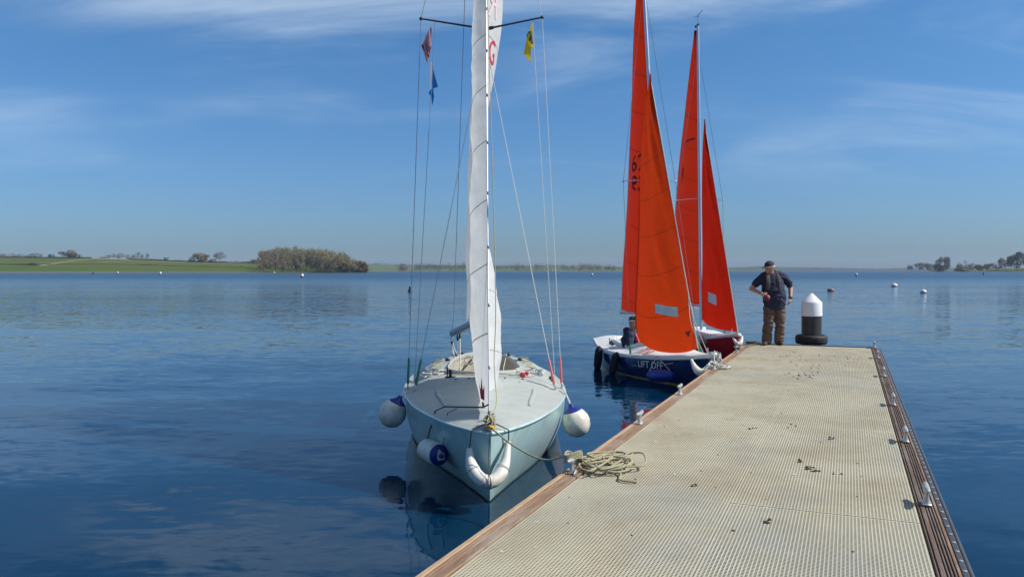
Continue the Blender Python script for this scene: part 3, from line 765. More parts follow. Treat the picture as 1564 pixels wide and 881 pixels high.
# cleats (bolted to the kerbs)
def cleat_parts():
    b = MB(); b.box((0, 0, .007), (.062, .125, .014), bev=.005)
    for y in (-.026, .026): b.lathe([(.025, .012), (.017, .04), (.015, .075), (.019, .10)], n=10, c=(0, y, 0))
    h = MB(); h.tube([(0, -.135, .118), (0, -.10, .117), (0, -.05, .108), (0, 0, .104), (0, .05, .108), (0, .10, .117), (0, .135, .118)],
                     [.008, .0185, .023, .024, .023, .0185, .008], n=10)
    return b, h
cb, chn = cleat_parts(); cl0 = None
def add_cleat(v, u, sc=1.0):
    global cl0
    mtx = Matrix.Translation((v, u, DZ + .006)) @ Matrix.Scale(sc, 4)
    if cl0 is None:
        a = cb.build('cleat', MT['galv'], pont); h = chn.build('horn', MT['galv'], a); cl0 = (a, h); a.matrix_local = mtx
    else:
        a = inst(cl0[0], 'cleat', pont, mtx); inst(cl0[1], 'horn', a)
    return a
RC = VG1 + .062
right_cleats = [(1334, 531), (1345, 547), (1357, 575), (1370, 619), (1388, 675), (1418, 771)]
for p in right_cleats: add_cleat(RC, pl(*p).y, 0.92)
left_cleats = [(866, 722), (968, 647), (1027, 602), (1083, 564), (1122, 539)]
for p in left_cleats: add_cleat(0.078, pl(*p).y, 0.92)
for uu in (-1.6, -4.0): add_cleat(RC, uu, 1.12); add_cleat(0.078, uu, 1.05)
CL1 = PM @ Vector((0.078, pl(866, 722).y, DZ)); CL4 = PM @ Vector((0.078, pl(1083, 564).y, DZ))
CL3 = PM @ Vector((0.078, pl(1122, 539).y, DZ))

# dried mud, leaves and droppings on the deck
m_ = MB(); dr = random.Random(31)
def blob(c, r, hh, mi):
    k = dr.randint(5, 7); vs = [c + Vector((0, 0, hh))]
    for i in range(k):
        a = 2*math.pi*i/k + dr.uniform(-.3, .3); rr = r*dr.uniform(.5, 1.2)
        vs.append(c + Vector((math.cos(a)*rr, math.sin(a)*rr*1.3, .001)))
    m_.add(vs, [(0, 1 + i, 1 + (i + 1) % k) for i in range(k)], mi)
cl = [(1217, 545, 14), (1230, 572, 20), (1240, 560, 8), (1238, 715, 9), (1245, 720, 6), (1266, 668, 4), (1150, 655, 3), (1290, 548, 10), (1225, 705, 4), (1060, 740, 3), (1175, 795, 3), (1280, 725, 2), (1210, 650, 3)]
for px, py, n in cl:
    for _ in range(n):
        sg_ = 13 if n >= 8 and py < 600 else 5
        c = pl(px + dr.gauss(0, sg_), py + dr.gauss(0, sg_*.3)); c = PM @ Vector((c.x, c.y, DZ))
        blob(c, dr.uniform(.008, .022), dr.uniform(.006, .016), 0)
for _ in range(46):
    c = PM @ Vector((dr.uniform(.2, 2.3), dr.uniform(-.2, U_END - .5), DZ)); blob(c, dr.uniform(.004, .012), dr.uniform(.003, .008), 0)
for _ in range(34):
    c = PM @ Vector((dr.uniform(.2, 2.3), dr.uniform(-.2, U_END*.7), DZ + .001)); blob(c, dr.uniform(.008, .02), .002, 1)
o = m_.build('deck_debris', [MT['debris'], MT['dropping']], smooth=False); o['kind'] = 'stuff'; tag(o, 'scattered dried mud and bird droppings on the grating deck', 'debris')

# mooring pile with tyre at the end of the pontoon
PX = G(1240, 527, DZ); pc = Vector(((1240 - CX)/F*(PX.y + .30), PX.y + .30, 0))
root = empty('mooring_pile', (pc.x, pc.y, -0.6)); tag(root, 'round mooring pile with white pointed cap and black sleeve', 'mooring pile')
zt = D(1240, 447.5, pc.y).z + .6; zs = D(1240, 461, pc.y).z + .6; zb = D(1240, 482.5, pc.y).z + .6
m_ = MB(); m_.lathe([(.196, 0.0), (.197, .95), (.194, 1.25), (.197, zb - .01)], n=28); m_.build('sleeve', MT['pile_black'], root)
m_ = MB(); m_.lathe([(.205, zb), (.210, zb + .006), (.204, zs - .02), (.198, zs - .002), (.192, zs + .004), (.02, zt - .006), (0, zt)], n=32); m_.build('cap', MT['pile_white'], root)
m_ = MB(); prof = []
Rm, hw = .262, .092
prof = [(.215, -.07), (.232, -.088), (.285, -.092), (.306, -.075), (.316, -.045), (.318, -.02), (.310, -.016), (.310, -.008), (.318, -.004), (.318, .02), (.310, .024), (.310, .032), (.318, .036), (.312, .06), (.300, .082), (.275, .094), (.236, .090), (.216, .07), (.208, .0), (.215, -.07)]
m_.lathe([(r, z) for r, z in prof], n=40)
ty = m_.build('tyre', MT['tyre'], origin=(0, 0, -.092)); ty.location = (pc.x, pc.y, DZ + .001)
tag(ty, 'old black car tyre lying around the foot of the mooring pile', 'tyre')

# ---------------------------------------------------------------- text helper
def text_2d(body, size=1.0):
    cu = bpy.data.curves.new('t', 'FONT'); cu.body = body; cu.size = size; cu.align_x = 'CENTER'; cu.align_y = 'CENTER'; cu.resolution_u = 4
    o = bpy.data.objects.new('t', cu); C.objects.link(o)
    dg = bpy.context.evaluated_depsgraph_get(); dg.update()
    me = bpy.data.meshes.new_from_object(o.evaluated_get(dg))
    bm = bmesh.new(); bm.from_mesh(me); bmesh.ops.triangulate(bm, faces=bm.faces); bm.verts.index_update()
    vs = [v.co.copy() for v in bm.verts]; fs = [tuple(v.index for v in f.verts) for f in bm.faces]; bm.free()
    bpy.data.objects.remove(o); bpy.data.meshes.remove(me); bpy.data.curves.remove(cu)
    return vs, fs
def put_text(name, body, fn, material, parent, size=1.0, bold=0.0):
    vs, fs = text_2d(body, size); m_ = MB(); m_.add([fn(v.x, v.y) for v in vs], fs)
    return m_.build(name, material, parent, smooth=False)

# ---------------------------------------------------------------- boats
class Boat:
    def __init__(b, name, bow, th, L, bs, bw, zs, stem, counter, label):
        b.root = empty(name, (bow[0], bow[1], 0), th); tag(b.root, label, 'sailing boat')
        b.M = M_of(b.root); b.I = b.M.inverted()
        b.L, b.bs, b.bw, b.zs, b.stem, b.counter = L, bs, bw, zs, stem, counter
    def side(b, u, k, sgn):
        s0 = b.stem * (1 - k) ** 1.3; s1 = b.L - b.counter * (1 - k); s = s0 + u * (s1 - s0)
        z = table(b.zs, s) * k
        wv, dv = max(0.0, table(b.bw, b.stem + u * (b.L - b.counter - b.stem))), max(0.0, table(b.bs, u * b.L))
        if u <= 0: wv = 0.004
        x = lerp(wv, dv, k) + 0.035 * math.sin(math.pi * k) * min(1, u * 4)
        if u <= 0: x = lerp(0.006, dv, k)
        return Vector((sgn * x, s, z))
    def under(b, u, k, sgn):
        p = b.side(u, 0, sgn); d = 0.42 * math.sin(math.pi * min(1, max(0, u)) ** 0.8) + 0.03
        return Vector((p.x * (1 - k) ** 0.6, p.y, -d * k))
    def loc(b, p): return b.I @ Vector(p)
    def us(b): return [0, .004, .012, .025, .045, .07, .1, .14, .18] + [.18 + .82 * i / 26 for i in range(1, 27)]
    def hull(b, material, under_mat):
        m_ = MB(); us = b.us(); ks = [i / 10 for i in range(11)]
        n = len(ks)
        for sgn in (-1, 1):
            base = len(m_.v)
            for u in us:
                for k in ks: m_.v.append(b.side(u, k, sgn)); m_.uv.append((0, 0))
            for i in range(len(us) - 1):
                for j in range(n - 1):
                    q = (base+i*n+j, base+(i+1)*n+j, base+(i+1)*n+j+1, base+i*n+j+1)
                    m_.f.append(q if sgn > 0 else q[::-1]); m_.mi.append(0)
            base = len(m_.v); kk = [0, .3, .6, .85, 1.0]
            for u in us:
                for k in kk: m_.v.append(b.under(u, k, sgn)); m_.uv.append((0, 0))
            for i in range(len(us) - 1):
                for j in range(4):
                    q = (base+i*5+j, base+(i+1)*5+j, base+(i+1)*5+j+1, base+i*5+j+1)
                    m_.f.append(q[::-1] if sgn > 0 else q); m_.mi.append(1)
        st_ = [b.side(0, k, sg) for k in ks for sg in (-1, 1)]; base = len(m_.v); m_.v += st_; m_.uv += [(0, 0)] * len(st_)
        for j in range(n - 1): m_.f.append((base+2*j, base+2*j+1, base+2*j+3, base+2*j+2)); m_.mi.append(0)
        # transom
        L_ = [b.side(1, k, -1) for k in ks]; R2 = [b.side(1, k, 1) for k in ks]
        base = len(m_.v); m_.v += L_ + R2; m_.uv += [(0, 0)] * (2 * n)
        for j in range(n - 1): m_.f.append((base+j, base+n+j, base+n+j+1, base+j+1)); m_.mi.append(0)
        return m_.build('hull', [material, under_mat], b.root, weld=True)
    def stripe(b, name, k0, k1, off, material):
        m_ = MB()
        for sgn in (-1, 1):
            base = len(m_.v); us = b.us()
            for u in us:
                for z in (k0, k1):
                    p = b.side(u, max(0, z), sgn); p = Vector((p.x + sgn * off, p.y - (off if u < .02 else 0), p.z if z >= 0 else z * .5)); m_.v.append(p); m_.uv.append((0, 0))
            for i in range(len(us) - 1):
                q = (base+2*i, base+2*i+2, base+2*i+3, base+2*i+1); m_.f.append(q if sgn > 0 else q[::-1]); m_.mi.append(0)
        return m_.build(name, material, b.root)
    def sheer(b, sgn, dz=0.0, inset=0.0, n=44):
        out = []
        for i in range(n + 1):
            u = (i / n) ** 1.5; p = b.side(u, 1, sgn); out.append(Vector((p.x - sgn * min(inset, abs(p.x)), p.y, p.z + dz)))
        return out
    def deckz(b, s, x):
        half = max(.02, table(b.bs, s)); f = min(1, abs(x) / half)
        return table(b.zs, s) + b.camber * (1 - f ** 2) * min(1.0, half / .40) + b.step(s, x)
    def dp(b, x, s, dz=0.0): return Vector((x, s, b.deckz(s, x) + dz))
    def deck(b, material, cockpit, camber, step=lambda s, x: 0.0):
        b.camber, b.step, b.cp = camber, step, cockpit
        s1, s2, ch = cockpit
        def c(s):
            if s <= s1 or s >= s2: return 0.0
            t = (s - s1) / (s2 - s1)
            return ch * min(1.0, (1 - abs(2*t - 1) ** 3.2)) ** 0.42 * lerp(1.0, .8, t)
        b.c = c
        ss = sorted(set([b.L * (i / 40) ** 1.2 for i in range(41)] + [s1, s2] + [s1 + (s2 - s1) * (.5 - .5 * math.cos(math.pi * i / 24)) for i in range(25)] + [s1 + x for x in (-.001, -.05, -.1, -.16, -.2)]))
        m_ = MB(); NJ = 10
        for sgn in (-1, 1):
            base = len(m_.v)
            for s in ss:
                half = max(0.0, table(b.bs, s)); cc = c(s)
                for j in range(NJ + 1):
                    x = lerp(half, min(cc, half), j / NJ); m_.v.append(Vector((sgn * x, s, b.deckz(s, x)))); m_.uv.append((0, 0))
            for i in range(len(ss) - 1):
                for j in range(NJ):
                    q = (base+i*(NJ+1)+j, base+(i+1)*(NJ+1)+j, base+(i+1)*(NJ+1)+j+1, base+i*(NJ+1)+j+1)
                    m_.f.append(q if sgn > 0 else q[::-1]); m_.mi.append(0)
        dk = m_.build('deck', material, b.root, weld=True)
        # cockpit well
        cs = [s1 + (s2 - s1) * (.5 - .5 * math.cos(math.pi * i / 24)) for i in range(25)]
        out = [(c(s), s) for s in cs]; ring = out + [(-x, s) for x, s in reversed(out[1:-1])]
        return dk, ring
    def well(b, ring, depth, mat_well, mat_coam, hgt=0.035, th=0.03):
        m_ = MB(); n = len(ring)
        zt = [b.deckz(s, abs(x)) for x, s in ring]
        m_.v += [Vector((x, s, zt[i] + .002)) for i, (x, s) in enumerate(ring)] + [Vector((x * .93, s, depth)) for x, s in ring]; m_.uv += [(0, 0)] * (2*n)
        for i in range(n):
            j = (i + 1) % n; m_.f.append((i, i + n, j + n, j)); m_.mi.append(0)
        m_.f.append(tuple(range(n, 2*n))); m_.mi.append(0)
        m_.build('cockpit', mat_well, b.root)
        m_ = MB(); m_.tube([Vector((x, s, zt[i] + hgt*.4)) for i, (x, s) in enumerate(ring)], [(hgt, th*.5)] * n, n=8, closed=True, up=(0, 0, 1))
        m_.build('coaming', mat_coam, b.root)
    def gunwale(b, material, r=.022, squash=1.0, dz=-.008):
        m_ = MB()
        for sg in (-1, 1):
            pts = b.sheer(sg, dz); m_.tube(pts, [(r * squash, r)] * len(pts), n=8, up=(0, 0, 1))
        m_.ball(b.side(0, 1, 1) + Vector((-b.side(0, 1, 1).x, 0, dz)), (r*1.3, r*1.1, r*squash), 10, 8)
        return m_.build('gunwale', material, b.root)

def sail(name, P, nt, nw, material, parent):
    m_ = MB(); m_.grid(P, nt, nw); return m_.build(name, material, parent)
def line(name, pts, r, material, parent, n=5):
    m_ = MB(); m_.tube(pts, r, n=n); return m_.build(name, material, parent)
def lerp_fn(pts):                    # polyline/spline by arc parameter 0..1
    sp = spline(pts, 10) if len(pts) > 2 else [Vector(p) for p in pts]
    ds = [0.0]
    for a, b_ in zip(sp, sp[1:]): ds.append(ds[-1] + (b_ - a).length)
    T = ds[-1]
    def f(t):
        d = max(0, min(1, t)) * T
        for i in range(len(sp) - 1):
            if d <= ds[i+1] or i == len(sp) - 2:
                return lerp(sp[i], sp[i+1], (d - ds[i]) / max(1e-9, ds[i+1] - ds[i]))
    return f

# ======================= pale blue keelboat in front =======================
A = Boat('keelboat', (-0.180, 6.50), math.radians(2.7), 7.0,
         [(0, .012), (.06, .085), (.15, .16), (.4, .315), (.8, .49), (1.5, .715), (2.42, .885), (3.4, .965), (4.4, .955), (5.1, .88), (6.0, .72), (6.6, .585), (7.0, .48)],
         [(.3, .0), (.6, .10), (1.0, .24), (1.46, .42), (2.2, .66), (2.8, .80), (3.5, .88), (4.5, .85), (5.5, .65), (6.7, .35)],
         [(0, .652), (1, .632), (2.4, .595), (4, .54), (5.5, .52), (7, .53)], .30, .35,
         'pale blue keelboat with white sails moored bow-on beside the pontoon')
A.hull(MT['gelcoat'], MT['antifoul']); A.stripe('waterline_stripe', -.05, .022, .004, MT['boot_dark'])
def stepA(s, x): return 0.08 * sstep(2.44 + .06*abs(x), 2.53 + .06*abs(x), s) * (1 - sstep(5.6, 6.6, s)) * (1 - sstep(.62, .86, abs(x)) * .75)
dk, ring = A.deck(MT['deck_grey'], (3.02, 5.75, .50), .075, stepA)
A.well(ring, .10, MT['cockpit'], MT['deck_grey'], .035, .035)
A.gunwale(MT['gelcoat'], .012)
R = A.root
for sg in (-1, 1):                                     # moulded ribs on the foredeck
    m_ = MB(); m_.tube([A.dp(sg*.40, 1.15, .003), A.dp(sg*.44, 1.5, .005), A.dp(sg*.50, 1.95, .006), A.dp(sg*.535, 2.38, .006)], [(.012, .012), (.014, .022), (.014, .022), (.012, .015)], n=8, up=(0, 0, 1)); m_.build('deck_rib', MT['deck_grey'], R)
m_ = MB(); m_.box(A.dp(0, 2.62, .012), (.16, .12, .03), bev=.01); m_.build('mast_step', MT['deck_grey'], R)
for x in (.22, .42): m_ = MB(); m_.ball(A.dp(x, 2.56, .01), (.013, .013, .008), 8, 5); m_.build('deck_plug', MT['black'], R)
for x in (-.18, -.33, -.12): m_ = MB(); m_.ball(A.dp(x, 2.55, .008), (.02, .013, .006), 8, 5); m_.build('deck_plug', MT['black'], R)
# mast, spreaders, rigging
MS = 3.28
mast_b = A.dp(0, MS, -.02); mast_t = Vector((0.02, MS + .22, 8.6))
def mastA(z): return lerp(mast_b, mast_t, (z - mast_b.z) / (mast_t.z - mast_b.z))
m_ = MB(); m_.tube([mastA(z) for z in (mast_b.z, 1.5, 3, 4.5, 6, 7.5, 8.6)], [(.060, .042)]*4 + [(.055, .038), (.045, .032), (.035, .026)], n=14, up=(0, 1, 0)); m_.build('mast', MT['alu_white'], R)
SPZ = 4.95
tipL, tipR = A.loc(D(643, 29, 9.80)), A.loc(D(828, 27, 9.80))
for tip in (tipL, tipR):
    rootp = mastA(4.90) + Vector((.045 if tip.x > 0 else -.045, 0, 0)); d_ = (tip - rootp).normalized()
    m_ = MB(); m_.tube([rootp - d_*.02, lerp(rootp, tip, .08), lerp(rootp, tip, .1), tip], [.024, .022, .013, .010], n=8); m_.ball(tip, .022, 8, 6); m_.build('spreader', MT['black'], R)
mh = mastA(8.35)
chL, chR = [A.dp(-.785, 2.52, .0), A.dp(-.875, 2.66, 0)], [A.dp(.785, 2.52, .0), A.dp(.875, 2.66, 0)]
hound = lambda sg: mastA(4.55) + Vector((sg*.045, 0, 0))
for sg, ch_, tip, cov, wr in ((-1, chL, tipL, 'green', 'wire'), (1, chR, tipR, 'pink', 'wire_pale')):
    up_b = ch_[1]; lo_b = ch_[0]
    line('shroud', [up_b, tip, mh], .0042, MT[wr], R); line('shroud', [lo_b, hound(sg)], .0042 if sg < 0 else .0048, MT[wr], R)
    for b0, e0 in ((up_b, tip), (lo_b, hound(sg))):
        d_ = (e0 - b0).normalized(); m_ = MB(); m_.tube([b0 + d_*.05, b0 + d_*.09, b0 + d_*.34, b0 + d_*.36], [.010, .015, .013, .006], n=8); m_.build('shroud_cover', MT[cov], R)
        m_ = MB(); m_.box(b0 + d_*.03, (.018, .035, .075), bev=.004); m_.lathe([(.014, 0), (.014, .02)], n=8, c=b0 + Vector((0, 0, .005))); m_.build('chainplate', MT['steel'], R)
halL, halR = lerp(tipL, mastA(4.90), .22) + Vector((0, 0, -.01)), lerp(tipR, mastA(4.90), .17) + Vector((0, 0, -.01))
line('flag_halyard', [A.dp(-.80, 2.66, .02), halL], .0035, MT['wire'], R); line('flag_halyard', [A.dp(.80, 2.66, .02), halR], .0035, MT['wire_pale'], R)
# boom
goose = mastA(1.38) + Vector((0, .06, 0)); bend = A.loc(D(690.5, 509, 12.2))
d_ = (bend - goose).normalized()
m_ = MB(); m_.tube([goose, lerp(goose, bend, .3), bend - d_*.01, bend], [(.055, .042)]*3 + [(.045, .034)], n=14, up=(0, 0, 1)); m_.build('boom', MT['boom_blue'], R)
m_ = MB(); c_ = bend + Vector((0, -.02, -.085)); m_.tube([c_ + Vector((.025*math.cos(a), 0, .03*math.sin(a))) for a in [i*math.pi/5 for i in range(10)]], .005, n=5, closed=True); m_.build('boom_ring', MT['steel'], R)
line('topping_lift', [bend + Vector((0, 0, .05)), A.loc(D(693, 480, 12.2)), A.loc(D(710.5, -20, 10.7)), mastA(8.4)], .0042, MT['wire'], R)
# main sail: slack, upper part bellied to the right, leech hanging left
leechA = lerp_fn([A.loc(p) for p in (D(714, 491, 11.75), D(713, 440, 11.8), D(711.5, 380, 11.85), D(713.5, 300, 11.8), D(715.5, 220, 11.7), D(722, 120, 11.5), D(733, 20, 11.2))] + [mastA(8.2) + Vector((0, .15, 0))])
luffA = lambda t: mastA(lerp(1.45, 8.25, t)) + Vector((0, .06, 0))
def PmainA(t, w):
    a, b_ = luffA(t), leechA(t); p = lerp(a, b_, w)
    up = sstep(.22, .55, t); bel = lerp(-.03, .30, up) * (1 - sstep(.8, 1, t) * .8)
    p.x += bel * math.sin(math.pi * min(1, w*1.15)) ** .8 * (1 - .35*w) + .025*math.sin(9*t + 5*w) * w * (1 - t)
    p.x += .05 * w * mnoise.noise(Vector((t*12, w*2.5, 4.4))) * (1 - t)
    if t < .08: p.z += .12 * math.sin(math.pi * w) * (1 - t/.08)
    return p
sail('mainsail', PmainA, 90, 28, MT['white_main'], R)
def on_sail(P, t0, w0, sx, sy, off):
    def f(x, y): return P(t0 + y*sy, w0 + x*sx) + Vector(off)
    return f
tG = None
best = min(((abs((lambda q: CY + F*(0))(0)), 0),))
def find_uv(boat, P, px, py, wr=(0, 1), tr=(0, 1), n=70):
    best = None
    for i in range(n + 1):
        for j in range(n + 1):
            t = lerp(tr[0], tr[1], i/n); w = lerp(wr[0], wr[1], j/n); q = boat.M @ P(t, w)
            dx, dy, dz = q.x, q.y, q.z - CAMZ
            c, s = math.cos(PITCH), math.sin(PITCH)
            yc = dy*c - dz*s; zc = dy*s + dz*c
            e = (CX + F*dx/yc - px)**2 + (CY - F*zc/yc - py)**2
            if best is None or e < best[0]: best = (e, t, w)
    return best[1], best[2]
tG, wG = find_uv(A, PmainA, 752.8, 81, wr=(0.05, .5))
put_text('sail_letter', 'G', on_sail(PmainA, tG, wG, .19, .062, (.006, -.004, 0)), MT['letter_red'], R, 1.0)
MT['letter_faint'] = mat('letter_showing_through', (0.66, 0.50, 0.50), 0.8)
tG2, wG2 = find_uv(A, PmainA, 753.5, 8, wr=(0.05, .5))
put_text('sail_letter', 'R', on_sail(PmainA, tG2, wG2, -.23, .075, (.006, -.004, 0)), MT['letter_faint'], R, 1.0)
# jib: flapping, wrapped behind its luff
stay_b = A.dp(0, .33, .05); stay_t = mastA(6.7) + Vector((0, -.06, 0))
line('forestay', [A.dp(0, .27, 0), stay_t], .005, MT['wire'], R)
def PjibA(t, w):
    l = lerp(stay_b + Vector((0, 0, .03)), stay_t, t*.94 + .0)
    ch = 2.3 * (1 - t) + .04
    le = lin([(0, .14), (.06, .175), (.14, .165), (.24, .085), (.34, .0), (.5, -.07), (1, -.02)], t)       # where the leech ends up, to the right (+) of the luff
    be = lin([(0, -.06), (.05, -.125), (.12, -.15), (.25, -.165), (.5, -.165), (.75, -.14), (1, -.04)], t)
    x = be * math.sin(math.pi * min(1, w / .80)) ** .9 if w < .80 else 0.0
    x += le * sstep(.55, 1.0, w)
    x += .012 * math.sin(11*t + 7*w) * w + .022 * min(1, w*5) * mnoise.noise(Vector((t*16, w*3.2, 1.7))) + .010 * min(1, w*5) * mnoise.noise(Vector((t*50, w*7, 5.1)))
    y = ch * w
    foot = .0
    if t < .12: foot = (-.02 * math.sin(math.pi*w)) * (1 - t/.12)
    return Vector((l.x + x + (0.0), l.y + y, l.z + foot + (lerp(0, -.13, min(1, w)) * (1 - t) + .12 * w * t)))
sail('jib', PjibA, 120, 36, MT['white_sail'], R)
# logo crown at the tack
tc_, wc_ = find_uv(A, PjibA, 736.5, 595, wr=(0, .4), tr=(0, .3))
crown = [(-.5, -.5), (.5, -.5), (.62, .25), (.28, -.02), (.0, .62), (-.28, -.02), (-.62, .25)]
m_ = MB(); fn_ = on_sail(PjibA, tc_, wc_, .10, .030, (-.006, -.004, 0)); fsx = [(0, 1, 3, 5), (1, 2, 3), (3, 4, 5), (0, 5, 6)]
m_.add([fn_(x, y) for x, y in crown], fsx); m_.build('crown_logo', MT['letter_red'], R, smooth=False)
m_ = MB(); m_.add([fn_(x, y) for x, y in ((-.4, -.9), (.4, -.9), (.3, -.62), (-.3, -.62))], [(0, 1, 2, 3)]); m_.build('crown_logo', MT['black'], R, smooth=False)
# jib hanks
for i in range(9):
    t = .06 + i*.095; p = PjibA(t, 0) + Vector((.0, -.01, 0)); m_ = MB(); m_.tube([p + Vector((0, 0, -.02)), p + Vector((.010, -.006, 0)), p + Vector((0, 0, .02))], .006, n=5); m_.build('hank', MT['steel'], R)
line('jib_halyard_tail', spline([A.dp(.02, .40, .02), A.dp(.07, .55, .10), Vector((.055, .75, 1.15)), Vector((.07, .9, 1.9)), Vector((.03, 2.2, 4.6)), stay_t], 8), .0045, MT['rope'], R)
# stemhead fitting with lashings
m_ = MB(); m_.box(A.dp(0, .10, .012), (.05, .22, .03), bev=.006); m_.tube([A.dp(0, .27, .0), A.dp(0, .27, .09)], .012, n=8); m_.build('stemhead_fitting', MT['steel'], R)
m_ = MB(); lr = random.Random(3)
for i in range(7):
    m_.tube(spline([A.dp(lr.uniform(-.05, .05), .06 + lr.uniform(-.05, .12), lr.uniform(.02, .1)) for _ in range(5)], 5, True), .0055, n=5, closed=True)
m_.build('lashing', MT['rope'], R)
m_ = MB(); m_.tube(spline([A.dp(-.03, .02, .03), A.dp(0, -.02, .05), A.dp(.035, .02, .03)], 5), .012, n=6); m_.build('lashing', mat('orange_lashing', (0.6, 0.30, 0.01), .8), R)
# deck hardware round the cockpit
for sg in (-1, 1):
    m_ = MB(); c_ = A.dp(sg*.66, 3.30, 0); m_.lathe([(.055, 0), (.052, .02), (.036, .03), (.034, .055), (.045, .065), (.045, .075), (0, .078)], n=14, c=c_); m_.build('winch', MT['steel'], R)
    m_ = MB(); c_ = A.dp(sg*.62, 3.62, 0); m_.lathe([(.045, 0), (.043, .016), (.03, .024), (.03, .045), (.037, .055), (0, .06)], n=14, c=c_); m_.build('winch', MT['steel'], R)
    m_ = MB()
    for i in range(5):
        c_ = A.dp(sg*lr.uniform(.50, .72), lr.uniform(2.95, 3.6), .02)
        m_.tube(spline([c_ + Vector((lr.uniform(-.12, .12), lr.uniform(-.2, .2), lr.uniform(0, .03))) for _ in range(6)], 5), .006, n=5)
    m_.build('sheet', MT['rope_white'], R)
    m_ = MB()
    for s_ in (3.9, 4.15): m_.box(A.dp(sg*.83, s_ - .6, .02), (.03, .09, .04), bev=.006)
    m_.build('fairlead', MT['black'], R)
m_ = MB(); c_ = A.dp(-.40, 2.86, 0); m_.box(c_ + Vector((0, 0, .045)), (.035, .05, .09), bev=.006); m_.box(c_ + Vector((-.035, 0, .07)), (.015, .03, .10), bev=.004); m_.box(c_ + Vector((0, 0, .008)), (.12, .05, .014), bev=.004); m_.build('jam_cleat', MT['black'], R)
m_ = MB(); c_ = A.dp(.44, 2.86, 0); m_.box(c_ + Vector((0, 0, .03)), (.06, .07, .055), bev=.012); m_.box(c_ + Vector((.05, .02, .045)), (.04, .05, .04), bev=.01); m_.build('jam_cleat', MT['rope_red'], R)
m_ = MB(); m_.tube(spline([A.dp(.40, 2.9, .05), A.dp(.37, 3.0, .08), A.dp(.45, 3.1, .09), A.dp(.5, 3.3, .05)], 5), .006, n=5); m_.tube(spline([A.dp(.52, 3.05, .05), A.dp(.60, 3.1, .09), A.dp(.50, 3.25, .05)], 5), .006, n=5); m_.build('control_line', MT['rope_white'], R)
m_ = MB(); m_.tube(spline([A.dp(.42, 2.88, .02), A.dp(.1, 2.85, .03), A.dp(-.2, 2.9, .02), A.dp(-.38, 2.88, .03)], 6), .006, n=5); m_.build('control_line', MT['rope'], R)
# traveller and after deck
m_ = MB(); m_.tube([A.dp(-.50, 5.95, .03), A.dp(0, 6.0, .035), A.dp(.50, 5.95, .03)], .012, n=6); m_.build('traveller', MT['steel'], R)
for x in (-.42, -.30, .30, .40):
    m_ = MB(); m_.box(A.dp(x, 5.93, .03), (.06, .09, .05), bev=.01); m_.build('block', MT['black'], R)
for x, s_ in ((-.34, 5.2), (.36, 5.2), (.30, 4.9)):
    m_ = MB(); m_.box(A.dp(x*1.5, s_, .02), (.07, .05, .04), bev=.01); m_.build('block', MT['black'], R)
m_ = MB(); m_.tube([A.dp(0, 6.5, .05), A.dp(.02, 5.7, .12), A.dp(.03, 5.0, .13)], [.02, .018, .016], n=8); m_.build('tiller', MT['wood'], R)
# thwart and grab lines crossing the cockpit
m_ = MB(); m_.box((0, 4.35, .42), (.86, .16, .05), bev=.015); m_.build('thwart', MT['deck_grey'], R)
for x in (-.13, .17, .26):
    line('control_line', [Vector((x, 3.9, .45)), Vector((x + .02, 4.6, .62)), A.dp(x*1.4, 5.6, .05)], .006, MT['rope_white'], R)
# main sheet: loops below the boom end and falls to the deck
bl = lerp(goose, bend, .80); bl2 = lerp(goose, bend, .72)
line('mainsheet', spline([bend + Vector((.0, 0, -.12)), bend + Vector((.06, -.05, -.28)), bend + Vector((.22, -.2, -.42)), Vector((-.15, 5.3, .58))], 8), .009, MT['rope_white'], R)
line('mainsheet', spline([bend + Vector((.01, 0, -.13)), bend + Vector((.02, -.05, -.30)), bend + Vector((.14, -.15, -.45)), Vector((-.1, 5.4, .60))], 8), .009, MT['rope_white'], R)
line('mainsheet', spline([bend + Vector((-.005, 0, -.13)), bend + Vector((.03, -.02, -.33)), bend + Vector((.09, -.05, -.38))], 8), .008, MT['rope_white'], R)
line('mainsheet', [bl2 + Vector((0, 0, -.10)), Vector((bl2.x + .01, bl2.y - .3, .45))], .009, MT['rope_white'], R)
line('mainsheet', [bl + Vector((0, 0, -.10)), Vector((bl.x, bl.y + .1, .62))], .007, MT['rope_white'], R)
for q in (bl, bl2):
    m_ = MB(); m_.box(q + Vector((0, 0, -.10)), (.03, .04, .09), bev=.01); m_.build('block', MT['black'], R)
m_ = MB(); m_.box(bend + Vector((0, 0, -.14)), (.035, .035, .06), bev=.01); m_.build('block', MT['black'], R)
# coiled lines on the side decks
for sg, nn in ((-1, 6), (1, 6)):
    for i in range(nn):
        s_ = 3.7 + i*.38; m_ = MB(); m_.tube(spline([A.dp(sg*(.60 + lr.uniform(-.05, .14)), s_ + lr.uniform(-.2, .2), .012 + lr.random()*.02) for _ in range(4)], 6), .006, n=5); m_.build('loose_line', MT['rope'], R)

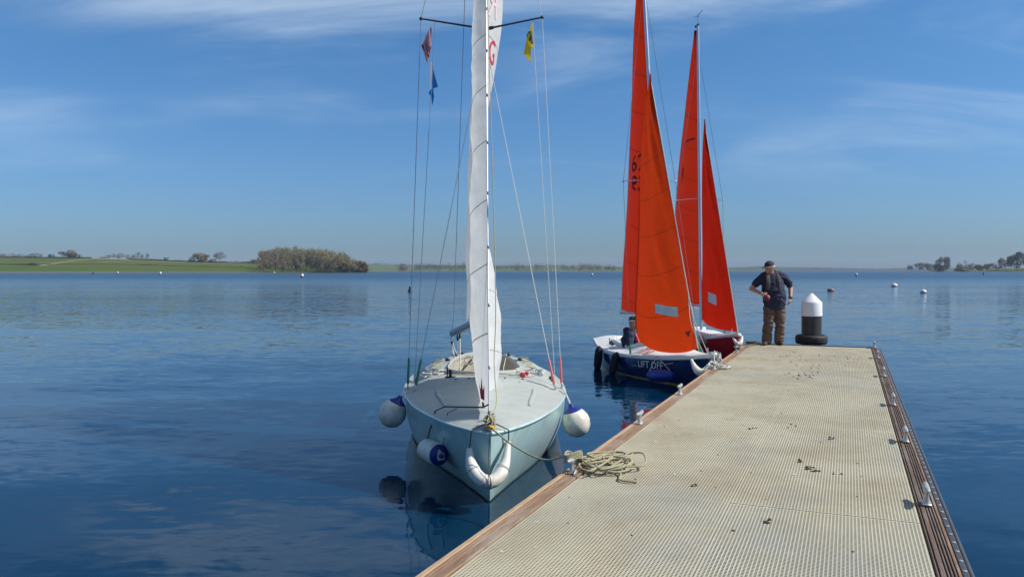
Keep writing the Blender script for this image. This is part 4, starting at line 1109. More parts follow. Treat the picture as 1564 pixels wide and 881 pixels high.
# ---- fenders and lines hanging on the keelboat
def ball_fender(c, r, tilt, label, rope_to, lab_r):
    root = empty('ball_fender', c); tag(root, label, 'fender')
    q = Vector((0, 0, 1)).rotation_difference(Vector(tilt).normalized())
    prof = [(0.0, -r*1.02), (r*.35, -r*.97), (r*.7, -r*.76), (r*.93, -r*.40), (r, -.02*r), (r*.95, r*.34), (r*.78, r*.68), (r*.62, r*.85)]
    top = [(r*.635, r*.84), (r*.52, r*.95), (r*.38, r*1.05), (r*.24, r*1.16), (r*.16, r*1.36), (r*.10, r*1.42), (0, r*1.42)]
    m_ = MB(); m_.lathe(prof, n=24, axis=tilt); m_.build('body', MT['fender_white'], root)
    m_ = MB(); m_.lathe(top, n=24, axis=tilt); m_.build('neck', MT['fender_blue'], root)
    tp = q @ Vector((0, 0, r*1.36)); e = Vector(rope_to) - Vector(c)
    m_ = MB(); m_.tube(spline([tp, lerp(tp, e, .5) + Vector((0, 0, .01)), e], 5), .009, n=6); m_.build('lanyard', MT['rope_white'], root)
fl = D(599.5, 631, 8.75); fr = D(880, 645, 8.55)
ball_fender(fl, .150, (.42, .0, .9), 'ball fender with blue neck hanging in shade left of the pale blue boat', A.M @ A.dp(-.86, 2.45, .03), 'l')
ball_fender(fr, .150, (-.30, .0, .95), 'sunlit ball fender with blue neck between the pale blue boat and the pontoon', A.M @ A.dp(.87, 2.55, .03), 'r')
# cylinder fender off the left bow
fc = D(661, 690, 7.42); root = empty('cylinder_fender', fc); tag(root, 'white cylinder fender with blue end hanging off the bow of the pale blue boat', 'fender')
ax = (D(677, 696, 7.24) - D(650, 684, 7.6)).normalized()
m_ = MB(); rr = .105; m_.lathe([(0.05, -.20), (rr*.8, -.175), (rr, -.13), (rr, .11), (rr*.93, .145)], n=22, axis=ax); m_.build('body', MT['fender_white'], root)
m_ = MB(); m_.lathe([(rr*.92, .146), (rr*.72, .168), (.03, .185), (.02, .215), (0, .217)], n=22, axis=ax); m_.build('end_cap', MT['fender_blue'], root)
e1, e2 = A.M @ A.dp(-.46, .92, .02), A.M @ A.dp(-.34, .72, .02)
m_ = MB(); m_.tube([ax*.20, e2 - fc + Vector((-.02, -.02, 0)), e2 - fc + Vector((.06, .02, .03))], .004, n=5); m_.tube([-ax*.18 + Vector((0, 0, .02)), e1 - fc + Vector((-.02, -.01, 0)), e1 - fc + Vector((.06, .04, .03)), A.M @ A.dp(-.05, .55, .05) - fc, A.M @ A.dp(0, .36, .12) - fc], .0075, n=5); m_.build('lanyard', MT['rope_dark'], root)
m_ = MB(); pr = random.Random(8)
for i in range(4): m_.tube(spline([ax*.19 + Vector((pr.uniform(-.03, .03), -.01, pr.uniform(-.05, .06))) for _ in range(5)], 4), .006, n=5)
m_.build('knot', MT['rope_white'], root)
# U shaped bow fender
bp_ = [D(717, 684, 6.58), D(718.5, 705, 6.55), D(727, 724, 6.50), D(744, 736, 6.46), D(760, 729, 6.50), D(771, 708, 6.58), D(776.5, 674, 6.66)]
bc = D(745, 736, 6.46); root = empty('bow_fender', bc); tag(root, 'stained white U-shaped bow fender strapped round the stem of the pale blue boat', 'fender')
pts = spline([p - bc for p in bp_], 8); n = len(pts)
m_ = MB(); m_.tube(pts, [max(.016, .054 * min(1, .40 + 2.4*min(i, n-1-i)/n)) for i in range(n)], n=14); m_.build('body', MT['fender_dirty'], root)
m_ = MB(); m_.tube([pts[0], A.M @ A.dp(-.115, .10, .0) + Vector((-.03, -.04, .0)) - bc, A.M @ A.dp(-.06, .07, .04) - bc, A.M @ A.dp(0, .06, .05) - bc], .006, n=5)
m_.tube([pts[-1], A.M @ A.dp(.13, .12, .0) + Vector((.03, -.03, .0)) - bc, A.M @ A.dp(.06, .08, .04) - bc, A.M @ A.dp(0, .06, .05) - bc], .006, n=5)
m_.tube([A.M @ A.dp(0, -.03, .02) - bc, D(746, 700, 6.47) - bc, pts[n//2] + Vector((.01, -.062, 0))], .0035, n=5); m_.build('lanyard', MT['rope_dark'], root)
m_ = MB()
for i in (int(n*.27), int(n*.46), int(n*.54), int(n*.78)):
    p = pts[i]; t_ = (pts[i+1] - pts[i-1]).normalized(); u_ = t_.orthogonal().normalized(); w_ = t_.cross(u_)
    m_.tube([p + (u_*math.cos(a) + w_*math.sin(a))*.0565 for a in [k*2*math.pi/16 for k in range(16)]], .004, n=4, closed=True)
m_.build('strap', MT['rope_white'], root)

# flags
def flag(name, top, pts_fn, nt_, nw_, mats, label):
    root = empty(name, top); tag(root, label, 'flag'); return root
def cloth(fn, nt_, nw_, name, m_at, parent):
    m_ = MB(); m_.grid(fn, nt_, nw_); return m_.build(name, m_at, parent)
Yf = 9.8
def quadflag(pA, pB, pC, pD, Y, wav=.02, fr=3):     # hoist top A, hoist bottom D, fly top B, fly bottom C (pixels)
    a, b_, c_, d_ = [D(p[0], p[1], Y) for p in (pA, pB, pC, pD)]
    def f(t, w):
        p = lerp(lerp(a, b_, w), lerp(d_, c_, w), t); p.y += wav*math.sin(fr*math.pi*w + 2*t); return p - a
    return a, f
a, f = quadflag((660, 36), (644, 70), (653, 97), (658.5, 74), Yf); r_ = flag('flag', a, None, 0, 0, None, 'pink and burgundy pennant hanging from the left spreader'); cloth(f, 10, 10, 'cloth', MT['flag_pink'], r_)
def bord(t, w): return f(t, .9 + w*.12) + Vector((0, -.008, 0))
cloth(bord, 10, 2, 'border', MT['flag_dark'], r_)
cloth(lambda t, w: f(t, .30 + w*.07) + Vector((0, -.008, 0)), 10, 2, 'border', MT['flag_dark'], r_)
cloth(lambda t, w: f(.86 + t*.12, w) + Vector((0, -.008, 0)), 2, 10, 'border', MT['flag_dark'], r_)
put_text('flag_print', 'NHS', lambda x, y: f(.45 - x*.18, .66 + y*.16) + Vector((0, -.010, 0)), MT['flag_dark'], r_, 1.0) if False else None
m_ = MB()
for i in range(5):
    t0 = .22 + i*.12; m_.add([f(t0, .58) + Vector((0, -.01, 0)), f(t0 + .03, .78) + Vector((0, -.01, 0)), f(t0 + .075, .76) + Vector((0, -.01, 0)), f(t0 + .055, .56) + Vector((0, -.01, 0))], [(0, 1, 2, 3)])
m_.build('flag_print', MT['flag_dark'], r_, smooth=False)
a, f = quadflag((658, 97), (661, 100), (660, 160), (656, 152), Yf); r_ = flag('flag', a, None, 0, 0, None, 'blue pennant with white hoist below the burgundy one on the left halyard')
def fb(t, w): return f(t, w) + Vector((.065*w*math.sin(math.pi*min(1, t*1.25))**1.0 if t < .8 else .065*w*.0 + .01*w, -.03*w, 0))
m_ = MB(); P3 = [D(659.5, 99, Yf), D(669, 133, Yf), D(661.5, 136, Yf), D(663, 148, Yf), D(660.5, 162, Yf), D(658.5, 148, Yf), D(654.5, 142, Yf), D(658, 137, Yf)]
m_.add([p - a for p in P3], [(0, 1, 2, 7), (7, 2, 3, 5), (7, 5, 6), (5, 3, 4)]); m_.build('cloth', MT['flag_blue'], r_, smooth=False)
m_ = MB(); m_.box(D(658.4, 116, Yf) - a + Vector((0, -.01, 0)), (.022, .008, .32)); m_.build('hoist', MT['flag_white'], r_, smooth=False)
a, f = quadflag((814, 33), (806, 48), (800, 80), (815, 71), Yf, .015, 2); r_ = flag('flag', a, None, 0, 0, None, 'yellow pennant with dark green print hanging from the right spreader')
m_ = MB(); P3 = [D(812.5, 33, Yf), D(808, 48, Yf), D(804, 62, Yf), D(800, 81, Yf), D(811, 97, Yf), D(810, 86, Yf), D(811, 75, Yf), D(816, 71, Yf), D(814.5, 52, Yf)]
m_.add([p - a for p in P3], [(0, 1, 8), (1, 2, 8), (2, 7, 8), (2, 3, 6, 7), (3, 4, 5, 6)])
for v in m_.v: v.y += .02*math.sin(v.x*40)
m_.build('cloth', MT['flag_yellow'], r_, smooth=False)
m_ = MB(); m_.add([D(x, y, Yf - .02) - a for x, y in ((814.5, 34), (816.5, 71), (813.5, 70), (812.8, 36))], [(0, 1, 2, 3)]); m_.build('hoist', MT['flag_white'], r_, smooth=False)
m_ = MB(); P_ = lambda *q: m_.add([D(x, y, Yf - .03) - a for x, y in q], [tuple(range(len(q)))])
P_((805.5, 49), (811, 48), (811.8, 50), (807, 51.5)); P_((804.5, 53), (806.5, 50.5), (806, 58), (804.5, 59)); P_((807, 52), (811.5, 51.5), (812.5, 59), (808.5, 61)); P_((806.5, 60), (812, 60), (813, 63), (809, 63.5)); P_((810, 65), (813.5, 64), (813.5, 67.5), (811.5, 67))
m_.build('flag_print', MT['flag_green'], r_, smooth=False)
m_ = MB(); P_((808, 53.5), (810.5, 53), (810, 56), (808.2, 57)); m_.v = [v + Vector((0, -.006, 0)) for v in m_.v]; m_.build('flag_print', MT['flag_yellow'], r_, smooth=False)

# mooring line of the keelboat: bow -> cleat -> loose coil on the deck
def rope_obj(name, pts, r, material, label, cat='rope', n=7, sub=6, closed=False):
    m_ = MB(); m_.tube(spline(pts, sub), r, n=n); o = m_.build(name, material); return tag(o, label, cat)
c0 = CL1; b0 = A.M @ A.dp(.02, .0, .03); rr_ = random.Random(21)
cx_ = PM.to_3x3() @ Vector((1, 0, 0)); cy_ = PM.to_3x3() @ Vector((0, 1, 0))
pts = [b0, lerp(b0, c0, .3) + Vector((0, 0, -.04)), lerp(b0, c0, .65) + Vector((0, 0, -.02)), c0 + cx_*-.06 + Vector((0, 0, .12))]
for i in range(5):
    z_ = .07 + .012*i
    pts += [c0 + cy_*.075 + cx_*.035 + Vector((0, 0, z_)), c0 + cy_*.02 + cx_*.05 + Vector((0, 0, z_ + .05)), c0 - cy_*.05 - cx_*.04 + Vector((0, 0, z_ + .02)), c0 + cy_*.06 - cx_*.045 + Vector((0, 0, z_ + .03))]
pts += [c0 + cx_*.15 + cy_*.05 + Vector((0, 0, .05)), c0 + cx_*.28 + cy_*.12 + Vector((0, 0, .03))]
cc = PM @ (pl(931, 713) + Vector((0, 0, .0)))
for i in range(11):
    a = i*1.7; rx = rr_.uniform(.07, .27); ry = rr_.uniform(.10, .40); ox, oy = rr_.gauss(0, .06), rr_.gauss(0, .09)
    for k in range(5):
        an = a + k*2*math.pi/5
        pts.append(cc + cx_*(ox + rx*math.cos(an)*rr_.uniform(.7, 1.15)) + cy_*(oy + ry*math.sin(an)*rr_.uniform(.6, 1.1)) + Vector((0, 0, .012 + (.003*i + rr_.uniform(0, .045)))))
e_ = PM @ pl(972, 738)
pts += [cc + cx_*.14 - cy_*.22 + Vector((0, 0, .02)), e_ - cx_*.12 + Vector((0, 0, .014)), e_ + Vector((0, 0, .014)), e_ + cy_*.08 - cx_*.03 + Vector((0, 0, .016))]
rope_obj('mooring_rope', pts, .0075, MT['rope'], 'beige mooring rope from the pale blue bow to its tangled coil on the deck', sub=7)

# ======================= two orange-sailed boats =======================
def dinghy(name, bow, th, hullm, label, top_rake):
    b = Boat(name, bow, th, 5.5,
             [(0, .015), (.06, .075), (.25, .17), (.6, .30), (1.37, .53), (1.9, .68), (2.7, .82), (3.3, .83), (4.0, .76), (4.7, .62), (5.5, .45)],
             [(.22, 0), (.6, .12), (1.0, .26), (2.0, .58), (2.7, .73), (3.5, .73), (4.5, .52), (5.3, .28)],
             [(0, .62), (.5, .54), (1.37, .45), (2.7, .385), (3.6, .375), (5.5, .43)], .22, .22, label)
    b.hull(hullm, MT['antifoul']); b.stripe('boot_stripe', -.06, .05, .004, MT['boot_yellow'] if hullm is MT['blue_hull'] else MT['white_gel'])
    def st(s, x): return .085 * sstep(1.25, 2.1, s) * (1 - sstep(2.6, 3.2, s)) * (1 - sstep(.34, .60, abs(x)))
    dk, ring = b.deck(MT['white_gel'], (2.25, 4.75, .44), .065, st)
    b.well(ring, .08, MT['white_gel'], MT['white_gel'], .045, .035)
    b.gunwale(MT['white_gel'], .024, 1.5, -.02)
    return b
def squib_rig(b, mast_base, mast_dir_pt, top_z, spread, mains, jibs, jib_mat, windex=False, cover='green'):
    R = b.root
    mb_ = b.loc(mast_base); d_ = (b.loc(mast_dir_pt) - mb_).normalized()
    def mast(z): return mb_ + d_ * ((z - mb_.z) / d_.z)
    b.mast = mast
    m_ = MB(); zs = [mb_.z - .05, 2, 4, 6, top_z]
    m_.tube([mast(z) for z in zs], [(.048, .036)]*3 + [(.044, .033), (.036, .028)], n=12, up=(0, 1, 0)); m_.build('mast', MT['alu'], R)
    m_ = MB(); m_.box(mast(top_z) + Vector((0, .05, .01)), (.04, .20, .05), bev=.01); m_.build('masthead', MT['black'], R)
    zsp, tl, tr2 = spread
    rt = mast(zsp); tips = [b.loc(tl), b.loc(tr2)]
    for t_ in tips:
        m_ = MB(); m_.tube([rt, t_], .008, n=6); m_.ball(t_, .02, 8, 5); m_.build('spreader', MT['alu'], R)
    for sg, t_ in ((-1, tips[0]), (1, tips[1])):
        cp = b.dp(sg*(table(b.bs, 2.2) - .06), 2.2, 0)
        line('shroud', [cp, t_, mast(top_z - .55)], .0042, MT['wire'], R)
        dd = (t_ - cp).normalized(); m_ = MB(); m_.tube([cp + dd*.0, cp + dd*.04, cp + dd*.2, cp + dd*.24], [.02, .022, .013, .006], n=8); m_.build('shroud_cover', MT[cover], R)
    # main and boom
    clew, leech_pts = mains
    clew = b.loc(clew); gz = clew.z + .03; g = mast(gz) + Vector((0, .05, 0))
    m_ = MB(); e = clew + Vector((0, .06, -.05)); m_.tube([g + Vector((0, 0, -.05)), e], [(.045, .034)]*2, n=10, up=(0, 0, 1)); m_.build('boom', MT['alu'], R)
    leech = lerp_fn([clew] + [b.loc(p) for p in leech_pts] + [mast(top_z - .12) + Vector((0, .06, 0))])
    luff = lambda t: mast(lerp(gz, top_z - .1, t)) + Vector((0, .05, 0))
    def Pm(t, w):
        p = lerp(luff(t), leech(t), w); p.x += -.16*math.sin(math.pi*w)*(1 - .5*t) + .02*math.sin(6*t + 4*w)*w + .035*min(1, w*4)*mnoise.noise(Vector((t*7 + w*3, w*2.5, 8.2)))*(1 - t); return p
    sail('mainsail', Pm, 44, 16, MT['main_orange'], R)
    m_ = MB(); m_.tube([Pm(i/40, 1) for i in range(41)], .008, n=5); m_.build('leech_tape', MT['rope_white'] , R)
    # jib
    tack, head, clj, lj, foot = jibs
    tack, head = b.loc(tack), b.loc(head)
    line('forestay', [tack + Vector((0, -.05, -.06)), head + (head - tack).normalized()*.25], .0045, MT['wire_pale'], R)
    lcj = lerp_fn([b.loc(clj)] + [b.loc(p) for p in lj] + [head]); ft = lerp_fn([tack] + [b.loc(p) for p in foot] + [b.loc(clj)])
    def Pj(t, w):
        l0, c0 = lerp(tack, head, t), lcj(t); p = lerp(l0, c0, w)
        p += (ft(w) - lerp(tack, b.loc(clj), w)) * (1 - t)**3.0
        p.x += -.05*math.sin(math.pi*w)*(1 - t)*min(1, t*6) + .015*math.sin(8*t + 5*w)*w*(1-t)
        p.x += .03*math.sin(math.pi*w)*mnoise.noise(Vector((t*8 - w*4, w*3, 2.2)))
        p.y += -.10*math.sin(math.pi*w)*(1 - .6*t)*min(1, t*6)
        return p
    sail('jib', Pj, 50, 18, jib_mat, R)
    m_ = MB(); m_.tube([Pj(i/40, 0) for i in range(41)], .010, n=6); m_.build('luff_tape', MT['rope_white'], R)
    for i in range(7):
        p = Pj(.08 + i*.14, 0); m_ = MB(); m_.ball(p, (.014, .014, .02), 6, 5); m_.build('hank', MT['steel'], R)
    if windex:
        m_ = MB(); tp = mast(top_z + .05); m_.tube([tp, tp + Vector((0, 0, .22))], .004, n=4); m_.tube([tp + Vector((-.02, 0, .16)), tp + Vector((.10, -.05, .30))], .006, n=4); m_.tube([tp + Vector((-.10, 0, .16)), tp + Vector((.05, 0, .17))], .004, n=4)
        m_.build('wind_vane', MT['black'], R)
    return Pm, Pj
def patch(boat, P, w0, w1, t0, t1, skew, name, material, off=.006):
    for k in (-1, 1):
        m_ = MB(); m_.grid(lambda a, c: P(lerp(t0, t1, a) + skew*(c - .5), lerp(w0, w1, c)) + Vector((0, k*off, 0)), 4, 6); m_.build(name, material, boat.root)

B = dinghy('sailing_dinghy', (3.25, 12.85), math.radians(10.2), MT['blue_hull'], 'dark blue dayboat with orange sails lettered LIFT OFF on its bow', 0)
Bm = (2.79, 14.82, .48)
PmB, PjB = squib_rig(B, Bm, D(990.5, 112, 15.25), 7.9, (3.66, D(952, 277, 15.1), D(1031.5, 277, 15.2)),
    (D(950, 473, 17.2), [D(953, 430, 17.15), D(956.5, 350, 17.0), D(960.5, 260, 16.8), D(963.5, 170, 16.55), D(967, 60, 16.2)]),
    (D(1066, 532, 13.25), D(992.5, 114, 15.15), D(971.5, 500, 15.0), [D(971, 460, 15.0), D(973.5, 380, 15.05), D(977.5, 270, 15.1), D(984, 180, 15.12)], [D(1046, 538, 13.6), D(1020, 538.5, 14.0), D(995, 533, 14.45), D(978, 520, 14.8)]),
    MT['jib_orange'])
t1, w1 = find_uv(B, PjB, 1035, 477, tr=(0, .3)); t2, w2 = find_uv(B, PjB, 1001, 471, tr=(0, .3))
patch(B, PjB, w2, w1, (t1 + t2)/2 - .0155, (t1 + t2)/2 + .0155, (t1 - t2), 'sail_window', MT['window'])
def clamp01(v): return max(0.0, min(1.0, v))
def num_on(boat, P, body, px, py, hpx, material, flip=1, off=(0, -.012, 0), name='sail_number', aspect=.85, bold=True):
    t, w = find_uv(boat, P, px, py)
    q = P(t, w); dt = (P(min(1, t + .02), w) - q).length/.02; dw = (P(t, min(1, w + .03)) - P(t, max(0, w - .03))).length/.06
    hm = hpx/F*(boat.M @ q).y/.72
    objs = []
    offs = (0, .012, -.012) if bold else (0,)
    m_ = MB(); vs, fs = text_2d(body, hm)
    sgn = 1 if (boat.M @ P(t, .9)).x/(boat.M @ P(t, .9)).y > (boat.M @ P(t, .1)).x/(boat.M @ P(t, .1)).y else -1
    for ob in offs:
        m_.add([P(clamp01(t + (v.y + ob*.6)/dt), clamp01(w + sgn*flip*(v.x*aspect + ob)/dw)) + Vector(off) + Vector((0, -.001*offs.index(ob), 0)) for v in vs], fs)
    return m_.build(name, material, boat.root, smooth=False)
MT['num_faint'] = sail_mat('number_showing_through', (0.24, 0.020, 0.004), (0.34, 0.022, 0.003), 0.0, (0.2, 0.02, 0.01), 0.5)
num_on(B, PmB, '629', 980.5, 250, 25, MT['letter_dark'], aspect=1.9)
num_on(B, PmB, '629', 980.5, 278, 24, MT['num_faint'], flip=-1, aspect=1.9)
tA, wA = find_uv(B, PjB, 1051, 510, tr=(0, .2), wr=(0, .5)); m_ = MB()
for a_, c_ in ((-1, 1), (0, -1), (1, 1)): m_.add([PjB(tA + c_*.004 + dy, wA + a_*.02 + dx) + Vector((-.006, -.012, 0)) for dx, dy in ((-.018, -.004), (.018, -.004), (.01, .005), (-.01, .005))], [(0, 1, 2, 3)])
m_.build('maker_mark', MT['letter_dark'], B.root, smooth=False)
# lettering on the bow
def on_hull(x, y):
    s = 1.48 - x; k = .66 + y/.47; p = B.side(max(.001, s/B.L), k, -1); return p + Vector((-.008, -.004, 0))
put_text('name_lettering', 'LIFT OFF', on_hull, MT['letter_white'], B.root, .185)
m_ = MB()
for x0, x1, y0, y1 in ((.40, .62, .035, .06), (-.58, -.40, -.055, -.045)):
    m_.add([on_hull(lerp(x0, x1, t), lerp(y0, y1, t) + d) for t, d in ((0, 0), (1, 0), (1, .007), (0, .007))], [(0, 1, 2, 3)])
m_.build('name_lettering', MT['letter_white'], B.root, smooth=False)
# foredeck bits
m_ = MB(); m_.tube([B.dp(0, .32, 0), B.dp(0, .32, .1)], .014, n=8); m_.box(B.dp(0, .12, .012), (.06, .2, .03), bev=.006); m_.build('stemhead_fitting', MT['steel'], B.root)
for p in ((-.50, 3.9), (-.48, 4.1)):
    m_ = MB(); m_.box(B.dp(p[0], p[1], .03), (.05, .08, .06), bev=.01); m_.tube([B.dp(p[0], p[1], .03), B.dp(p[0] - .03, p[1], .13)], .01, n=6); m_.build('block', MT['black'], B.root)
m_ = MB(); br = random.Random(4)
for i in range(4): m_.tube(spline([B.dp(-.60 + .5*k/4 + br.uniform(-.02, .02), 1.75 + i*.1 + br.uniform(-.05, .05), .015) for k in range(5)], 5), .006, n=5)
m_.build('jib_sheet', MT['rope_red'], B.root)
m_ = MB(); m_.tube(spline([B.dp(-.62, 2.0, .015), B.dp(-.45, 2.05, .03), B.dp(-.40, 2.3, .16), PjB(0, 1)], 6), .007, n=5); m_.build('jib_sheet', MT['rope_white'], B.root)
line('mainsheet', [lerp(B.mast(1.2), B.loc(D(950, 473, 17.2)), .85), B.dp(-.2, 4.6, .02)], .006, MT['rope_white'], B.root)
m_ = MB()
for k in (-.05, .03): m_.tube(spline([PjB(.18, 0), PjB(.08, 0) + Vector((k, -.02, 0)), B.dp(.05 + k, .5, .02)], 5), .006, n=5)
m_.build('halyard_tail', MT['rope_white'], B.root)

RB = dinghy('sailing_dinghy', (4.78, 17.05), math.radians(9.5), MT['red_hull'], 'dark red dayboat with orange-red sails beyond the dark blue one', 0)
PmR, PjR = squib_rig(RB, D(1071, 500, 19.0), D(1066, 60, 19.25), 7.75, (3.66, D(1033, 306, 19.1), D(1104, 306, 19.1)),
    (D(1020, 461, 21.4), [D(1026, 400, 21.3), D(1034, 290, 21.0), D(1042, 200, 20.6), D(1053, 110, 20.0)]),
    (D(1127, 507, 17.45), D(1075.5, 183, 18.9), D(1073, 486, 19.05), [D(1072, 440, 19.0), D(1072, 380, 19.0), D(1072, 300, 18.95), D(1073, 230, 18.9)], [D(1110, 505, 17.9), D(1092, 501, 18.4), D(1080, 495, 18.8)]),
    MT['jib_red'], windex=True)
t1, w1 = find_uv(RB, PjR, 1094, 458, tr=(0, .4)); t2, w2 = find_uv(RB, PjR, 1082, 453, tr=(0, .4))
patch(RB, PjR, w2, w1, (t1 + t2)/2 - .024, (t1 + t2)/2 + .024, (t1 - t2), 'sail_window', MT['window'])
tB, wB = find_uv(RB, PmR, 1053, 214); m_ = MB(); m_.grid(lambda a, c: PmR(tB + .006*(a - .5) + .01*(.5 - c), clamp01(wB + .34*(c - .5))) + Vector((0, -.02, 0)), 1, 6); m_.build('batten_patch', MT['letter_dark'], RB.root)
num_on(RB, PmR, '9', 1043, 268, 22, MT['num_faint'], flip=-1, aspect=.6, off=(-.01, -.02, 0))
m_ = MB(); m_.tube([RB.dp(0, .3, 0), RB.dp(0, .3, .1)], .014, n=8); m_.build('stemhead_fitting', MT['steel'], RB.root)

# ---- fenders of the two boats
def sausage(name, c, ax, L_, r, material, label, ropes=(), rope_m='rope_white', endm=None):
    root = empty(name, c); tag(root, label, 'fender'); c = Vector(c)
    m_ = MB(); h = L_/2
    m_.lathe([(r*.22, -h), (r*.3, -h*.93), (r*.72, -h*.82), (r*.95, -h*.6), (r, -h*.2), (r, h*.2), (r*.95, h*.6), (r*.72, h*.82), (r*.3, h*.93), (r*.22, h)], n=18, axis=ax); m_.build('body', material, root)
    if ropes:
        m_ = MB()
        for a, e in ropes: m_.tube(spline([Vector(ax).normalized()*a*h, lerp(Vector(ax).normalized()*a*h, Vector(e) - c, .5), Vector(e) - c], 4), .006, n=5)
        m_.build('lanyard', MT[rope_m], root)
    return root
f1 = D(921, 560, 14.9); sausage('long_fender', B.M @ (B.side(2.55/B.L, .60, -1) + Vector((-.09, 0, -.03))), (.22, -.1, 1), .46, .078, MT['fender_navy'], 'navy covered fender nearer the bow of the dark blue boat', [(1, B.M @ B.dp(-.78, 2.58, .01))])
sausage('long_fender', B.M @ (B.side(3.55/B.L, .60, -1) + Vector((-.10, 0, -.02))), (.08, -.1, 1), .50, .082, MT['fender_navy'], 'navy covered fender farthest left on the dark blue boat', [(1, B.M @ B.dp(-.81, 3.55, .01))])
fbp = D(1010, 574, 13.52); on_r = B.M @ (B.side(1.22/B.L, 1, -1) + Vector((-.06, -.03, .02)))
sausage('boat_fender', fbp, (1, -.12, -.03), .50, .102, MT['fender_bright'], 'bright blue fender slung below the LIFT OFF lettering', [(.93, on_r), (-.93, on_r)])
bpz = [D(1056, 549, 13.0), D(1061, 560, 12.86), D(1068, 568, 12.75), D(1077, 567, 12.74), D(1084, 558, 12.80), D(1089, 548, 12.92)]
bc = Vector(bpz[2]); root = empty('bow_fender', bc); tag(root, 'white crescent bow fender on the stem of the dark blue boat', 'fender')
pts = spline([p - bc for p in bpz], 6); n = len(pts); m_ = MB(); m_.tube(pts, [max(.018, .062*min(1, .3 + 2.2*min(i, n-1-i)/n)) for i in range(n)], n=12); m_.build('body', MT['fender_white'], root)
m_ = MB(); m_.tube([pts[0], B.M @ B.dp(-.10, .12, 0) - bc], .006, n=5); m_.tube([pts[-1], B.M @ B.dp(.12, .12, 0) - bc], .006, n=5); m_.build('lanyard', MT['rope_white'], root)
sausage('boat_fender', D(1077, 519, 17.9), (1, -.25, .04), .40, .105, MT['fender_grey'], 'grubby grey fender slung along the side of the dark red boat', [(.9, RB.M @ (RB.side(1.35/RB.L, 1, -1)))])
bpz = [D(1119, 515, 17.1), D(1124, 523, 16.98), D(1128, 526, 16.95), D(1132, 521, 17.0), D(1134, 513, 17.1)]
bc = Vector(bpz[2]); root = empty('bow_fender', bc); tag(root, 'small bow fender on the stem of the dark red boat', 'fender')
pts = spline([p - bc for p in bpz], 6); n = len(pts); m_ = MB(); m_.tube(pts, [max(.014, .05*min(1, .3 + 2.2*min(i, n-1-i)/n)) for i in range(n)], n=10); m_.build('body', MT['fender_white'], root)
# mooring ropes of the two boats
def tangle(start, cleat, coil, n, rx, ry, r, material, label, seed):
    q = random.Random(seed); pts = [start, lerp(start, cleat, .5) + Vector((0, 0, -.03)), cleat + Vector((0, 0, .10))]
    for i in range(3): pts += [cleat + cy_*.06 + cx_*.04 + Vector((0, 0, .06 + .02*i)), cleat - cy_*.05 - cx_*.05 + Vector((0, 0, .09 + .015*i))]
    for i in range(n):
        for k in range(4):
            an = i + k*math.pi/2 + q.uniform(-.3, .3); pts.append(coil + cx_*rx*math.cos(an)*q.uniform(.3, 1) + cy_*ry*math.sin(an)*q.uniform(.3, 1) + Vector((0, 0, .012 + .004*i)))
    return rope_obj('mooring_rope', pts, r, material, label, sub=5)
tangle(B.M @ B.dp(.02, .1, .05), CL4, PM @ pl(1098, 562), 5, .22, .35, .008, MT['rope_white'], 'pale mooring rope tying the dark blue boat to its cleat', 5)
m_ = MB(); q = random.Random(9)
for i in range(8): m_.tube(spline([B.M @ B.dp(.03, .10, .05) + Vector((q.uniform(-.10, .08), q.uniform(-.16, .02), q.uniform(-.30, .02))) for _ in range(5)], 5), .007, n=5)
o = m_.build('rope_bundle', MT['rope_white']); tag(o, 'bundled pale rope hanging at the bow of the dark blue boat', 'rope')
tangle(RB.M @ RB.dp(.02, .1, .05), CL3 + Vector((.02, 0, 0)), PM @ pl(1150, 524.5), 7, .16, .26, .009, MT['rope_dark'], 'dark rope from the dark red bow heaped beside the standing person', 6)

# ---------------------------------------------------------------- people
def blend(name, parts, voxel, material, parent, smooth_it=6, fold=0.0, fscale=(5, 5, 11)):
    """overlapping limbs fused into one continuous skin"""
    m_ = MB()
    for kind, *a in parts:
        if kind == 'tube':
            pts, rs = a[0], a[1]; up = a[2] if len(a) > 2 else None
            m_.tube([Vector(p) for p in pts], rs, n=16, up=up)
            for p, r in ((pts[0], rs[0]), (pts[-1], rs[-1])):
                if not isinstance(r, (list, tuple)): m_.ball(p, r*.995, 12, 8)
        else: m_.ball(a[0], a[1], 16, 12)
    me = bpy.data.meshes.new('tmp'); me.from_pydata([tuple(v) for v in m_.v], [], m_.f); o = bpy.data.objects.new('tmp', me); C.objects.link(o)
    bm = bmesh.new(); bm.from_mesh(me); bmesh.ops.recalc_face_normals(bm, faces=bm.faces); bm.to_mesh(me); bm.free()
    md = o.modifiers.new('r', 'REMESH'); md.mode = 'VOXEL'; md.voxel_size = voxel
    if smooth_it: ms = o.modifiers.new('s', 'SMOOTH'); ms.iterations = smooth_it; ms.factor = .5
    dg = bpy.context.evaluated_depsgraph_get(); dg.update()
    me2 = bpy.data.meshes.new_from_object(o.evaluated_get(dg)); bpy.data.objects.remove(o); bpy.data.meshes.remove(me)
    if fold:
        nv = [v.normal.copy() for v in me2.vertices]
        for v, nn_ in zip(me2.vertices, nv):
            c_ = v.co; k_ = mnoise.noise(Vector((c_.x*fscale[0] + c_.z*3, c_.y*fscale[1], c_.z*fscale[2])))
            v.co = c_ + nn_*fold*((1 - 2*abs(k_)) - .6)
    me2.name = name; me2.materials.clear(); me2.materials.append(material)
    me2.polygons.foreach_set('use_smooth', [True]*len(me2.polygons))
    o2 = bpy.data.objects.new(name, me2); o2.parent = parent; C.objects.link(o2); return o2
